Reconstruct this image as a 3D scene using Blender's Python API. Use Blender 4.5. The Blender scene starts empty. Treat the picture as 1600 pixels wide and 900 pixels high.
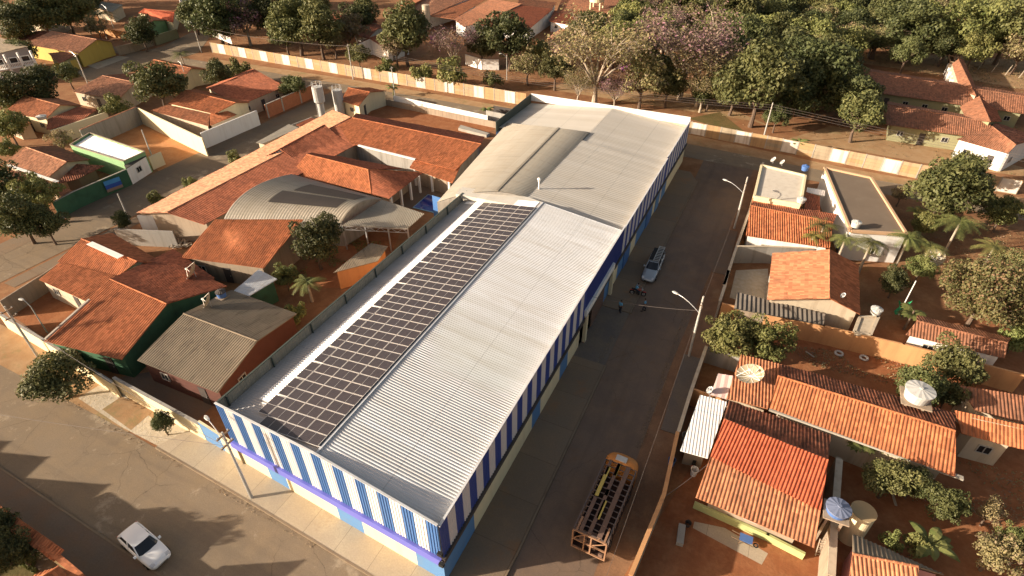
import bpy, bmesh, math, random
import numpy as np
from mathutils import Vector, Matrix
random.seed(7)
S = bpy.context.scene
C = S.collection
# ---------------------------------------------------------------- camera, sky, sun, exposure
F = 900.0; CAMH = 40.0; VX = 1330.0
PITCH = math.atan(F / 1214.0)
YAW = math.atan((VX - 800) * math.cos(PITCH) / F)
fh = Vector((-math.sin(YAW), math.cos(YAW), 0)); rt = Vector((math.cos(YAW), math.sin(YAW), 0)); zz = Vector((0, 0, 1))
fw = fh * math.cos(PITCH) - zz * math.sin(PITCH); up = fh * math.sin(PITCH) + zz * math.cos(PITCH)
CAM = Vector((0, 0, CAMH))
cd = bpy.data.cameras.new('camera'); cam = bpy.data.objects.new('camera', cd); C.objects.link(cam)
cd.sensor_width = 36; cd.lens = 36 * F / 1600; cd.clip_start = 0.5; cd.clip_end = 5000
cam.matrix_world = Matrix(((rt.x, up.x, -fw.x, 0), (rt.y, up.y, -fw.y, 0), (rt.z, up.z, -fw.z, CAMH), (0, 0, 0, 1)))
S.camera = cam
SUN_EL = math.radians(16.5); SUN_AZ = math.radians(36)      # azimuth: where the shadows fall
W = bpy.data.worlds.new('World'); S.world = W; W.use_nodes = True
wn = W.node_tree; bg = wn.nodes['Background']; sky = wn.nodes.new('ShaderNodeTexSky')
sky.sky_type = 'NISHITA'; sky.sun_disc = False; sky.sun_elevation = SUN_EL
sky.sun_rotation = math.atan2(-math.cos(SUN_AZ), -math.sin(SUN_AZ)); sky.air_density = 1.0; sky.dust_density = 3.0; sky.ozone_density = 1.0
wmx = wn.nodes.new('ShaderNodeMix'); wmx.data_type = 'RGBA'; wmx.blend_type = 'MULTIPLY'; wmx.inputs[0].default_value = 1; wmx.inputs[7].default_value = (1.25, 1.0, .8, 1)   # warm white balance, dusty air
wn.links.new(sky.outputs[0], wmx.inputs[6]); wn.links.new(wmx.outputs[2], bg.inputs[0]); bg.inputs[1].default_value = 0.075
sl = bpy.data.lights.new('sun', 'SUN'); sl.energy = 4.8; sl.angle = math.radians(0.55); sl.color = (1.0, 0.86, 0.69)
so = bpy.data.objects.new('sun', sl); C.objects.link(so)
so.rotation_euler = Vector((math.cos(SUN_AZ) * math.cos(SUN_EL), math.sin(SUN_AZ) * math.cos(SUN_EL), -math.sin(SUN_EL))).to_track_quat('-Z', 'Y').to_euler()
S.view_settings.view_transform = 'Standard'; S.view_settings.look = 'None'; S.view_settings.gamma = 1
S.view_settings.exposure = 1.26; S.view_settings.use_curve_mapping = False

# ---------------------------------------------------------------- measuring: a photo point at a known height -> a place
def G(p, z=0.0):
    r = rt * (p[0] - 800) / F + up * (450 - p[1]) / F + fw
    t = (z - CAMH) / r.z
    return Vector((r.x * t, r.y * t, z))
CR = {'%d%d' % (r, c): (400 * c, 225 * r) for r in range(4) for c in range(4)}
def D(c, *v):
    if c == 'f': ox, oy, k = 0, 0, 1
    else: (ox, oy), k = CR[c], 4
    return [(ox + v[i] / k, oy + v[i + 1] / k) for i in range(0, len(v), 2)]
def depth(P): return (P - CAM).dot(fw)

# ---------------------------------------------------------------- materials
MATS = {}
def newmat(n):
    m = bpy.data.materials.new(n); m.use_nodes = True; nt = m.node_tree
    b = nt.nodes['Principled BSDF']; b.inputs['Specular IOR Level'].default_value = 0.25
    return m, nt, b
def N(nt, t, **kw):
    n = nt.nodes.new(t)
    for k, v in kw.items():
        if k in ('operation', 'blend_type', 'data_type', 'feature'): setattr(n, k, v)
        else: n.inputs[k].default_value = v
    return n
def mix(nt, f, a, b, mode='MIX'):
    n = nt.nodes.new('ShaderNodeMix'); n.data_type = 'RGBA'; n.blend_type = mode
    for i, v in ((0, f), (6, a), (7, b)):
        if isinstance(v, bpy.types.NodeSocket): nt.links.new(v, n.inputs[i])
        elif i == 0: n.inputs[0].default_value = v
        else: n.inputs[i].default_value = (v[0], v[1], v[2], 1)
    return n.outputs[2]
def mth(nt, op, a, b=None, c=None):
    n = nt.nodes.new('ShaderNodeMath'); n.operation = op
    for i, v in enumerate((a, b, c)):
        if v is None: continue
        if isinstance(v, bpy.types.NodeSocket): nt.links.new(v, n.inputs[i])
        else: n.inputs[i].default_value = v
    return n.outputs[0]
def noise(nt, vec, scale, det=4, rough=.55):
    n = nt.nodes.new('ShaderNodeTexNoise'); n.inputs['Scale'].default_value = scale; n.inputs['Detail'].default_value = det; n.inputs['Roughness'].default_value = rough
    nt.links.new(vec, n.inputs['Vector']); return n.outputs[0]
def ramp(nt, v, lo, hi):
    n = nt.nodes.new('ShaderNodeMapRange'); nt.links.new(v, n.inputs[0]); n.inputs[1].default_value = lo; n.inputs[2].default_value = hi; return n.outputs[0]
def pos(nt):
    g = nt.nodes.new('ShaderNodeNewGeometry'); return g.outputs['Position']
def mul(c, k): return tuple(x * k for x in c)
def bump(nt, b, h, s, d=0.05):
    n = nt.nodes.new('ShaderNodeBump'); n.inputs['Strength'].default_value = s; n.inputs['Distance'].default_value = d
    nt.links.new(h, n.inputs['Height']); nt.links.new(n.outputs[0], b.inputs['Normal'])
def M_plain(name, col, rough=.7, var=.18, scale=.6, metal=0, dirt=None, dirt_amt=.5, spec=.25, bmp=0, streak=False):
    if name in MATS: return MATS[name]
    m, nt, b = newmat(name); P = pos(nt)
    f = noise(nt, P, scale, 6)
    c = mix(nt, f, mul(col, 1 - var), mul(col, 1 + var))
    f2 = noise(nt, P, scale * 9, 4); c = mix(nt, mth(nt, 'MULTIPLY', f2, var), c, mul(col, .5))
    if dirt:
        vec = P
        if streak:
            mp = nt.nodes.new('ShaderNodeMapping'); mp.inputs['Scale'].default_value = (1.2, 1.2, .12); nt.links.new(P, mp.inputs[0]); vec = mp.outputs[0]
        d = ramp(nt, noise(nt, vec, 1.3 if streak else scale * 2.3, 7, .65), .48, .72)
        c = mix(nt, mth(nt, 'MULTIPLY', d, dirt_amt), c, dirt)
    nt.links.new(c, b.inputs['Base Color']); b.inputs['Roughness'].default_value = rough; b.inputs['Metallic'].default_value = metal
    b.inputs['Specular IOR Level'].default_value = spec
    if bmp: bump(nt, b, f2, bmp, .02)
    MATS[name] = m; return m
def M_tile(name, col, old, amt=.4, var=.3, row=.38, pit=.27, lich=.3):
    m, nt, b = newmat(name)
    uv = nt.nodes.new('ShaderNodeUVMap').outputs[0]; sx = nt.nodes.new('ShaderNodeSeparateXYZ'); nt.links.new(uv, sx.inputs[0])
    u = mth(nt, 'FLOOR', mth(nt, 'DIVIDE', sx.outputs[0], pit)); vv = mth(nt, 'DIVIDE', sx.outputs[1], row); v = mth(nt, 'FLOOR', vv)
    cb = nt.nodes.new('ShaderNodeCombineXYZ'); nt.links.new(u, cb.inputs[0]); nt.links.new(v, cb.inputs[1])
    wnz = nt.nodes.new('ShaderNodeTexWhiteNoise'); nt.links.new(cb.outputs[0], wnz.inputs[0])
    c = mix(nt, wnz.outputs[0], mul(col, 1 - var), mul(col, 1 + var))
    P = pos(nt)
    big = ramp(nt, noise(nt, P, .35, 8, .7), .45, .68)
    c = mix(nt, mth(nt, 'MULTIPLY', big, amt), c, old)
    st = nt.nodes.new('ShaderNodeTexNoise'); st.inputs['Scale'].default_value = 1.0; st.inputs['Detail'].default_value = 5
    mp = nt.nodes.new('ShaderNodeMapping'); mp.inputs['Scale'].default_value = (2.6, .5, 1); nt.links.new(uv, mp.inputs[0]); nt.links.new(mp.outputs[0], st.inputs['Vector'])
    c = mix(nt, mth(nt, 'MULTIPLY', ramp(nt, st.outputs[0], .54, .7), lich), c, mul(old, .45))
    nt.links.new(c, b.inputs['Base Color']); b.inputs['Roughness'].default_value = .85; b.inputs['Specular IOR Level'].default_value = .15
    fr = mth(nt, 'FRACT', vv)
    h = mth(nt, 'ADD', mth(nt, 'MULTIPLY', mth(nt, 'SUBTRACT', 1.0, fr), .7), mth(nt, 'MULTIPLY', wnz.outputs[0], .45))
    bump(nt, b, h, .55, .05)
    MATS[name] = m; return m
def M_metal(name, col, rough=.45, metal=.25, old=(.3, .26, .2), amt=.3, seam=0):
    m, nt, b = newmat(name); P = pos(nt)
    c = mix(nt, noise(nt, P, .25, 6), mul(col, .88), mul(col, 1.08))
    mp = nt.nodes.new('ShaderNodeMapping'); mp.inputs['Scale'].default_value = (.15, 1.3, .4); nt.links.new(P, mp.inputs[0])
    c = mix(nt, mth(nt, 'MULTIPLY', ramp(nt, noise(nt, mp.outputs[0], 1.0, 7, .7), .5, .75), amt), c, old)
    uv = nt.nodes.new('ShaderNodeUVMap').outputs[0]; sx = nt.nodes.new('ShaderNodeSeparateXYZ'); nt.links.new(uv, sx.inputs[0])
    wz = nt.nodes.new('ShaderNodeTexWhiteNoise'); wz.noise_dimensions = '1D'; nt.links.new(mth(nt, 'FLOOR', mth(nt, 'DIVIDE', sx.outputs[0], 1.05)), wz.inputs['W'])
    c = mix(nt, wz.outputs[0], c, mix(nt, 1.0, c, (.9, .89, .87), 'MULTIPLY'))
    lap = mth(nt, 'LESS_THAN', mth(nt, 'FRACT', mth(nt, 'DIVIDE', mth(nt, 'ADD', sx.outputs[1], .6), 5.2)), .012)
    c = mix(nt, mth(nt, 'MULTIPLY', lap, .45), c, mul(col, .35))
    m2 = nt.nodes.new('ShaderNodeMapping'); m2.inputs['Scale'].default_value = (5, .22, 1); nt.links.new(uv, m2.inputs[0])
    c = mix(nt, mth(nt, 'MULTIPLY', ramp(nt, noise(nt, m2.outputs[0], 1.0, 6, .7), .52, .8), amt * 1.1), c, mul(old, .9))
    nt.links.new(c, b.inputs['Base Color']); b.inputs['Roughness'].default_value = rough; b.inputs['Metallic'].default_value = metal
    b.inputs['Specular IOR Level'].default_value = .4
    MATS[name] = m; return m
def M_ground(name, cols, scales=(.06, .5, 6), rough=.95, bmp=.3, spot=None, spots=.35):
    m, nt, b = newmat(name); P = pos(nt)
    n1 = noise(nt, P, scales[0], 8, .6); n2 = noise(nt, P, scales[1], 8, .65); n3 = noise(nt, P, scales[2], 5, .7)
    c = mix(nt, ramp(nt, n1, .36, .64), cols[0], cols[1])
    c = mix(nt, ramp(nt, n2, .42, .7), c, cols[2]); c = mix(nt, mth(nt, 'MULTIPLY', ramp(nt, noise(nt, P, scales[1] * 3.2, 6, .75), .55, .8), .3), c, mul(cols[2], .6))
    c = mix(nt, mth(nt, 'MULTIPLY', ramp(nt, n3, .35, .75), .5), c, mul(cols[0], .55))
    if spot: c = mix(nt, mth(nt, 'MULTIPLY', ramp(nt, noise(nt, P, scales[1] * .45, 6, .75), .56, .66), spots), c, spot)
    nt.links.new(c, b.inputs['Base Color']); b.inputs['Roughness'].default_value = rough; b.inputs['Specular IOR Level'].default_value = .1
    bump(nt, b, n3, bmp, .06); MATS[name] = m; return m
def M_leaf(name, dark, light, tip=None, tipamt=.12):
    m, nt, b = newmat(name); g = nt.nodes.new('ShaderNodeNewGeometry')
    c = mix(nt, g.outputs['Random Per Island'], dark, light)
    if tip: c = mix(nt, mth(nt, 'GREATER_THAN', mth(nt, 'FRACT', mth(nt, 'MULTIPLY', g.outputs['Random Per Island'], 37.7)), 1 - tipamt), c, tip)
    f = noise(nt, g.outputs['Position'], .45, 3); c = mix(nt, ramp(nt, f, .35, .7), c, mul(light, 1.15))
    oi = nt.nodes.new('ShaderNodeObjectInfo'); hs = nt.nodes.new('ShaderNodeHueSaturation'); nt.links.new(c, hs.inputs['Color'])
    mr = nt.nodes.new('ShaderNodeMapRange'); nt.links.new(oi.outputs['Random'], mr.inputs[0]); mr.inputs[3].default_value = .68; mr.inputs[4].default_value = 1.15; nt.links.new(mr.outputs[0], hs.inputs['Value'])
    mh = nt.nodes.new('ShaderNodeMapRange'); nt.links.new(mth(nt, 'FRACT', mth(nt, 'MULTIPLY', oi.outputs['Random'], 7.3)), mh.inputs[0]); mh.inputs[3].default_value = .478; mh.inputs[4].default_value = .515; nt.links.new(mh.outputs[0], hs.inputs['Hue']); hs.inputs['Saturation'].default_value = .92; c = hs.outputs[0]
    nt.links.new(c, b.inputs['Base Color']); b.inputs['Roughness'].default_value = .6; b.inputs['Specular IOR Level'].default_value = .25
    tr = nt.nodes.new('ShaderNodeBsdfTranslucent'); nt.links.new(c, tr.inputs[0]); ms = nt.nodes.new('ShaderNodeMixShader'); ms.inputs[0].default_value = .22
    nt.links.new(b.outputs[0], ms.inputs[1]); nt.links.new(tr.outputs[0], ms.inputs[2])
    nt.links.new(ms.outputs[0], nt.nodes['Material Output'].inputs[0]); MATS[name] = m; return m

T_ORANGE = M_tile('tile_orange', (.45, .16, .07), (.22, .09, .05), .4, .26, lich=.4)
T_NEW = M_tile('tile_new_red', (.47, .115, .055), (.33, .1, .055), .3, .2)
T_WARM = M_tile('tile_warm', (.48, .2, .1), (.25, .13, .08), .45, .28, lich=.42)
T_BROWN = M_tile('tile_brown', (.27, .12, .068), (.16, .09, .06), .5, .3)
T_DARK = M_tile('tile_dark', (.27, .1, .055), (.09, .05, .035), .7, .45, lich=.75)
T_SALMON = M_tile('tile_salmon', (.48, .24, .14), (.3, .16, .1), .35, .3)
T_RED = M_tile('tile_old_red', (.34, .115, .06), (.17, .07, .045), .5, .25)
FIBRO = M_tile('fibre_cement', (.24, .195, .14), (.13, .1, .075), .5, .1, row=1.6, pit=1.1, lich=.5)
FIBRO_D = M_tile('fibre_cement_dark', (.14, .12, .1), (.07, .06, .05), .5, .15, row=1.6, pit=1.1, lich=.5)
GALV = M_metal('galvanised', (.62, .63, .645), .5, .0, (.36, .31, .24), .42)
GALVW = M_metal('galvanised_bright', (.9, .9, .88), .4, .0, amt=.04)
CREAMR = M_metal('aged_metal', (.5, .47, .42), .55, .0, (.42, .35, .26), .35)
TANR = M_metal('tan_metal', (.36, .33, .275), .6, .0, (.25, .2, .14), .5)
GREYR = M_metal('grey_metal', (.31, .275, .22), .6, .0, (.13, .11, .085), .4)
GALV_SHADE = M_metal('shaded_slope_metal', (.5, .47, .45), .5, .0, (.3, .27, .24), .3)  # roof metal greyed: the parapet's shade is put into the colour
SKYL = M_metal('dark_skylight', (.03, .024, .022), .8, 0, (.05, .04, .03), .5)
WHITE = M_plain('white_paint', (.78, .76, .72), .6, .05, .5, dirt=(.45, .36, .27), dirt_amt=.35, streak=True)
CLW = M_plain('clad_white', (.78, .78, .78), .45, .08, .3, dirt=(.5, .44, .36), dirt_amt=.35, streak=True)
CLB = M_plain('clad_blue', (.07, .17, .4), .4, .14, .3, dirt=(.12, .18, .3), dirt_amt=.35, streak=True)
CLB_SHADE = M_plain('clad_blue_shaded', (.045, .075, .28), .4, .05, .3)  # front cladding blue darkened, the street side's shade put into the colour
CLW_SHADE = M_plain('clad_white_shaded', (.6, .58, .58), .5, .05, .3)  # cladding white dulled likewise, side shade put into the colour
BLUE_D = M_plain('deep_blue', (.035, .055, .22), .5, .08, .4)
BLUE_W = M_plain('wall_blue', (.1, .22, .42), .7, .1, .5, dirt=(.18, .2, .2), dirt_amt=.3)
INDIGO = M_plain('indigo_band', (.13, .14, .48), .5, .05, .4)
CREAM = M_plain('cream_wall', (.72, .62, .4), .75, .06, .4, dirt=(.5, .36, .22), dirt_amt=.3, streak=True)
BEIGE = M_plain('beige_wall', (.5, .42, .31), .8, .12, .5, dirt=(.25, .17, .11), dirt_amt=.5, streak=True)
RAW = M_plain('raw_render', (.33, .26, .19), .9, .2, .5, dirt=(.14, .1, .07), dirt_amt=.6, streak=True, bmp=.3)
GREYW = M_plain('grey_block', (.32, .3, .27), .9, .15, .5, dirt=(.13, .11, .09), dirt_amt=.6, streak=True)
ORW = M_plain('orange_render', (.55, .29, .13), .9, .15, .5, dirt=(.33, .14, .07), dirt_amt=.5, streak=True)
GREEN = M_plain('green_wall', (.05, .13, .07), .7, .12, .4, dirt=(.03, .05, .03), dirt_amt=.5)
GREENL = M_plain('light_green', (.24, .42, .2), .7, .1, .4, dirt=(.2, .25, .13), dirt_amt=.4, streak=True)
LIME = M_plain('lime_wall', (.42, .45, .2), .7, .1, .4, dirt=(.3, .25, .1), dirt_amt=.4)
YELLOW = M_plain('yellow_wall', (.5, .37, .09), .7, .08, .4, dirt=(.35, .24, .07), dirt_amt=.4, streak=True)
OLIVE = M_plain('olive_wall', (.27, .26, .15), .7, .1, .4, dirt=(.2, .18, .1), dirt_amt=.4)
PINK = M_plain('pink_wall', (.55, .3, .28), .7, .1, .4)
BRICKR = M_plain('hollow_brick', (.42, .16, .08), .9, .3, 1.6, dirt=(.2, .08, .05), dirt_amt=.5)
CONC = M_plain('concrete', (.36, .33, .28), .85, .12, .4, dirt=(.2, .16, .12), dirt_amt=.5, bmp=.2)
POLEM = M_plain('pole_concrete', (.42, .4, .36), .8, .1, 1)
WOOD = M_plain('wood', (.2, .13, .08), .8, .2, 2)
BARK = M_plain('bark', (.13, .09, .065), .9, .3, 3)
BARKP = M_plain('pale_bark', (.36, .3, .23), .9, .2, 3)
BLACK = M_plain('black_rubber', (.02, .02, .02), .7, .1)
IRON = M_plain('dark_iron', (.07, .06, .055), .6, .2)
STEEL = M_plain('steel', (.5, .5, .5), .4, .08, metal=.6)
GLASS = M_plain('dark_glass', (.015, .018, .022), .08, .05, spec=.6)
CARW = M_plain('car_white', (.8, .8, .79), .25, .02, spec=.5)
CARS = M_plain('car_silver', (.38, .4, .42), .3, .03, metal=.5, spec=.5)
BUSO = M_plain('bus_orange', (.5, .2, .05), .5, .15, 1.5)
RUST = M_plain('rusty_frame', (.16, .1, .075), .8, .3, 1.5)
PLANKY = M_plain('yellow_plank', (.5, .38, .1), .7, .15, 2)
TANKB = M_plain('tank_blue', (.08, .16, .38), .5, .08)
TANKW = M_plain('tank_pale', (.48, .48, .46), .5, .08, 1.5, dirt=(.35, .3, .22), dirt_amt=.5)
MESHD = M_plain('dish_mesh', (.36, .3, .2), .6, .1)
SKIN = M_plain('skin', (.3, .17, .11), .6, .05)
SHIRT = M_plain('blue_shirt', (.16, .42, .62), .8, .1)
TROUS = M_plain('dark_trousers', (.03, .035, .05), .9, .1)
HAIR = M_plain('hair', (.02, .015, .012), .7, .1)
REDM = M_plain('red_paint', (.4, .04, .03), .4, .1)
ASPH = M_ground('asphalt', [(.21, .162, .112), (.26, .2, .138), (.27, .2, .128)], (.09, .5, 12), .9, .2, (.38, .31, .22), .85)
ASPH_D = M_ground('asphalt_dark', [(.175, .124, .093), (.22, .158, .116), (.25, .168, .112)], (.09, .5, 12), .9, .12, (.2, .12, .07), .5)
SOIL = M_ground('red_soil', [(.27, .125, .06), (.22, .11, .055), (.36, .2, .1)], (.05, .35, 3), .95, .5, (.2, .15, .07), .5)
SOILO = M_ground('orange_soil', [(.5, .23, .095), (.42, .19, .08), (.54, .28, .13)], (.08, .5, 3), .95, .6)
SOILR = M_ground('yard_soil', [(.31, .12, .05), (.24, .095, .045), (.37, .17, .08)], (.1, .6, 3), .95, .5)
SAND = M_ground('dry_verge', [(.38, .24, .125), (.31, .18, .09), (.44, .3, .17)], (.07, .5, 4), .95, .4, (.2, .18, .08), .6)
VERGE = M_ground('verge_soil', [(.26, .14, .08), (.2, .115, .07), (.32, .18, .1)], (.12, .6, 6), .95, .3, (.3, .2, .12), .5)
PAVE = M_ground('pavement', [(.47, .39, .29), (.4, .33, .24), (.52, .43, .3)], (.1, .4, 8), .9, .15, (.28, .18, .1), .4)
def joints(m, sx, sy, k=.55, mort=.02):
    nt = m.node_tree; b = nt.nodes['Principled BSDF']; src = b.inputs['Base Color'].links[0].from_socket; P = pos(nt); br = nt.nodes.new('ShaderNodeTexBrick'); br.offset = 0
    br.inputs['Scale'].default_value = 1; br.inputs['Brick Width'].default_value = sx; br.inputs['Row Height'].default_value = sy; br.inputs['Mortar Size'].default_value = mort; br.inputs['Mortar Smooth'].default_value = .3
    br.inputs['Color1'].default_value = (1, 1, 1, 1); br.inputs['Color2'].default_value = (.88, .88, .88, 1); br.inputs['Mortar'].default_value = (k, k, k, 1); nt.links.new(P, br.inputs[0]); nt.links.new(mix(nt, 1.0, src, br.outputs[0], 'MULTIPLY'), b.inputs['Base Color']); return m
joints(PAVE, 3.0, 30)
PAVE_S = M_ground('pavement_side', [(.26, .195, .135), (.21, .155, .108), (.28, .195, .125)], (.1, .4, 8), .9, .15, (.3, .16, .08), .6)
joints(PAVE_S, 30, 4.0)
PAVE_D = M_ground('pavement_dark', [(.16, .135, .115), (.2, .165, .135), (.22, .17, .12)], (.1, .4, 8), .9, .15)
STONE = M_ground('pale_stones', [(.55, .48, .36), (.42, .34, .24), (.62, .55, .44)], (.3, 2.5, 5), .9, .9)
YARDC = M_ground('yard_concrete', [(.17, .13, .1), (.2, .15, .11), (.22, .14, .09)], (.1, .6, 8), .9, .2)
GRASS = M_ground('scrub', [(.1, .1, .035), (.17, .12, .05), (.2, .13, .06)], (.08, .6, 4), .95, .8)
def cracks(m, sc=.22, k=.4):
    nt = m.node_tree; b = nt.nodes['Principled BSDF']; src = b.inputs['Base Color'].links[0].from_socket; P = pos(nt); nz = nt.nodes.new('ShaderNodeTexNoise'); nz.inputs['Scale'].default_value = .8; nz.inputs['Detail'].default_value = 6; nt.links.new(P, nz.inputs['Vector'])
    ad = nt.nodes.new('ShaderNodeMix'); ad.data_type = 'RGBA'; ad.blend_type = 'ADD'; ad.inputs[0].default_value = 1; nt.links.new(P, ad.inputs[6]); nt.links.new(nz.outputs[1], ad.inputs[7])
    v = nt.nodes.new('ShaderNodeTexVoronoi'); v.feature = 'DISTANCE_TO_EDGE'; v.inputs['Scale'].default_value = sc; nt.links.new(ad.outputs[2], v.inputs['Vector'])
    ln = mth(nt, 'LESS_THAN', v.outputs['Distance'], .006); gate = ramp(nt, noise(nt, P, .13, 3), .45, .6)
    c = mix(nt, mth(nt, 'MULTIPLY', mth(nt, 'MULTIPLY', ln, gate), k), src, (.05, .04, .03))
    mp = nt.nodes.new('ShaderNodeMapping'); mp.inputs['Scale'].default_value = (.05, 1.1, 1) if m.name == 'asphalt' else (1.1, .05, 1); nt.links.new(P, mp.inputs[0])
    c = mix(nt, mth(nt, 'MULTIPLY', ramp(nt, noise(nt, mp.outputs[0], 1.0, 5, .6), .5, .75), .3), c, (.09, .07, .055)); nt.links.new(c, b.inputs['Base Color'])
cracks(ASPH); cracks(ASPH_D)
LF_MANGO = M_leaf('leaf_mango', (.05, .068, .018), (.13, .135, .042))
LF_DARK = M_leaf('leaf_dark', (.032, .045, .016), (.1, .11, .034))
LF_LIGHT = M_leaf('leaf_light', (.09, .12, .024), (.2, .205, .058))
LF_RUST = M_leaf('leaf_rust', (.08, .1, .03), (.18, .17, .055), (.26, .15, .075), .3)
LF_PINK = M_leaf('leaf_pinkish', (.13, .09, .06), (.24, .16, .12), (.4, .16, .28), .25)
LF_BLOOM = M_leaf('leaf_bloom', (.2, .06, .18), (.42, .14, .36))
LF_DRY = M_leaf('leaf_dry', (.12, .12, .04), (.26, .22, .09), (.22, .14, .1), .3)
LF_PALM = M_leaf('leaf_palm', (.05, .075, .018), (.16, .17, .045))
LF_PALMY = M_leaf('leaf_palm_yellow', (.2, .18, .03), (.32, .27, .06))

# ---------------------------------------------------------------- mesh building
class MB:
    def __init__(s): s.v = []; s.f = []; s.uv = []; s.mi = []
    def face(s, pts, uvs=None, m=0):
        i = len(s.v); s.v += [tuple(p) for p in pts]; s.f.append(tuple(range(i, i + len(pts))))
        s.uv += list(uvs) if uvs else [(p[0], p[1]) for p in pts]; s.mi.append(m)
    def box(s, c, size, rz=0, m=0, ry=0):
        R = Matrix.Rotation(rz, 3, 'Z') @ Matrix.Rotation(ry, 3, 'Y'); c = Vector(c); x, y, z = [k / 2 for k in size]
        P = [c + R @ Vector((a * x, b * y, d * z)) for a in (-1, 1) for b in (-1, 1) for d in (-1, 1)]
        for q in ((0, 1, 3, 2), (4, 6, 7, 5), (0, 4, 5, 1), (2, 3, 7, 6), (0, 2, 6, 4), (1, 5, 7, 3)): s.face([P[i] for i in q], m=m)
    def beam(s, a, b, w, h=None, m=0):
        a, b = Vector(a), Vector(b); h = h or w; d = (b - a).normalized()
        u = Vector((0, 0, 1)) if abs(d.z) < .95 else Vector((0, 1, 0)); r = d.cross(u).normalized() * w / 2; t = r.cross(d).normalized() * h / 2
        P = [a - r - t, a - r + t, a + r - t, a + r + t, b - r - t, b - r + t, b + r - t, b + r + t]
        for q in ((0, 1, 3, 2), (4, 6, 7, 5), (0, 4, 5, 1), (2, 3, 7, 6), (0, 2, 6, 4), (1, 5, 7, 3)): s.face([P[i] for i in q], m=m)
    def tube(s, pts, r, n=8, m=0, cap=True):
        pts = [Vector(p) for p in pts]; rs = r if isinstance(r, (list, tuple)) else [r] * len(pts); rings = []
        for i, p in enumerate(pts):
            d = (pts[min(i + 1, len(pts) - 1)] - pts[max(i - 1, 0)]).normalized()
            u = Vector((0, 0, 1)) if abs(d.z) < .9 else Vector((1, 0, 0)); a = d.cross(u).normalized(); b = d.cross(a)
            rings.append([p + (a * math.cos(2 * math.pi * k / n) + b * math.sin(2 * math.pi * k / n)) * rs[i] for k in range(n)])
        for A, B in zip(rings, rings[1:]):
            for k in range(n): s.face([A[k], A[(k + 1) % n], B[(k + 1) % n], B[k]], m=m)
        if cap: s.face(rings[0][::-1], m=m); s.face(rings[-1], m=m)
    def lathe(s, c, prof, n=20, m=0):
        c = Vector(c); R = [[c + Vector((r * math.cos(2 * math.pi * k / n), r * math.sin(2 * math.pi * k / n), z)) for k in range(n)] for r, z in prof]
        for A, B in zip(R, R[1:]):
            for k in range(n): s.face([A[k], A[(k + 1) % n], B[(k + 1) % n], B[k]], m=m)
    def prism(s, poly, z0, z1, m=0):
        P = [Vector((p[0], p[1], 0)) for p in poly]
        a = sum(P[i].x * P[(i + 1) % len(P)].y - P[(i + 1) % len(P)].x * P[i].y for i in range(len(P)))
        if a < 0: P.reverse()
        T = [Vector((p.x, p.y, z1)) for p in P]; B = [Vector((p.x, p.y, z0)) for p in P]
        s.face(T, m=m); s.face(B[::-1], m=m)
        for i in range(len(P)):
            j = (i + 1) % len(P); s.face([B[i], B[j], T[j], T[i]], m=m)
    def loft(s, rings, m=0, cap=True):
        n = len(rings[0])
        for A, B in zip(rings, rings[1:]):
            for k in range(n): s.face([A[k], A[(k + 1) % n], B[(k + 1) % n], B[k]], m=m)
        if cap: s.face(rings[0][::-1], m=m); s.face(rings[-1], m=m)
    def corr(s, pts, pitch=.25, amp=.06, prof='tile', thick=.07, m=0, uoff=0, bm=None):
        """corrugated sheet: pts[0], pts[1] is the eave; waves run from the eave to the ridge"""
        pts = [Vector(p) for p in pts]; o = pts[0]; U = (pts[1] - o).normalized()
        far = max(pts[2:], key=lambda p: ((p - o) - U * (p - o).dot(U)).length); V = (far - o); V = (V - U * V.dot(U)).normalized(); Nn = U.cross(V)
        if Nn.z < 0: Nn = -Nn
        q = [((p - o).dot(U), (p - o).dot(V)) for p in pts]; n = len(q)
        PR = {'tile': [(0, 0), (.16, .75), (.36, 1), (.56, .75), (.72, 0)], 'trap': [(0, 0), (.14, 1), (.42, 1), (.56, 0)], 'sine': [(0, 0), (.25, .5), (.5, 1), (.75, .5)]}[prof]
        u0 = min(a for a, b in q) + .004; u1 = max(a for a, b in q) - .004
        us = []; k = 0
        while u0 + k * pitch < u1:
            for t, h in PR:
                u = u0 + (k + t) * pitch
                if u < u1: us.append((u, h * amp))
            k += 1
        us.append((u1, 0)); row = []
        for u, h in us:
            hit = []
            for i in range(n):
                a, b = q[i], q[(i + 1) % n]
                if (a[0] - u) * (b[0] - u) <= 0 and abs(a[0] - b[0]) > 1e-6:
                    t = (u - a[0]) / (b[0] - a[0]); P = pts[i].lerp(pts[(i + 1) % n], t); hit.append((a[1] + (b[1] - a[1]) * t, P))
            if len(hit) < 2: continue
            lo = min(hit, key=lambda x: x[0]); hi = max(hit, key=lambda x: x[0])
            jt = (math.sin(int((u - u0) / pitch) * 12.9898 + uoff) * 43758.5453) % 1 - .5 if prof == 'tile' else 0
            sag = Nn * (.025 * math.sin(u * 1.1 + uoff) + .012 * math.sin(u * 3.7)) if prof == 'tile' else Vector((0, 0, 0))
            row.append((u + uoff, lo[0], hi[0], lo[1] + Nn * h - V * (.05 * jt + .02) + sag, hi[1] + Nn * h + sag * .6))
        base = len(s.v)
        for r in row: s.v += [tuple(r[3]), tuple(r[4])]
        for i in range(len(row) - 1):
            a, b = row[i], row[i + 1]; j = base + 2 * i
            s.f.append((j, j + 2, j + 3, j + 1)); s.uv += [(a[0], a[1]), (b[0], b[1]), (b[0], b[2]), (a[0], a[2])]; s.mi.append(m)
        B = [p - Nn * thick for p in pts]; T = [p - Nn * .004 for p in pts]; s.face(B[::-1], m=m if bm is None else bm)
        for i in range(n):
            j = (i + 1) % n; s.face([B[i], B[j], T[j], T[i]], m=m if bm is None else bm)
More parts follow.
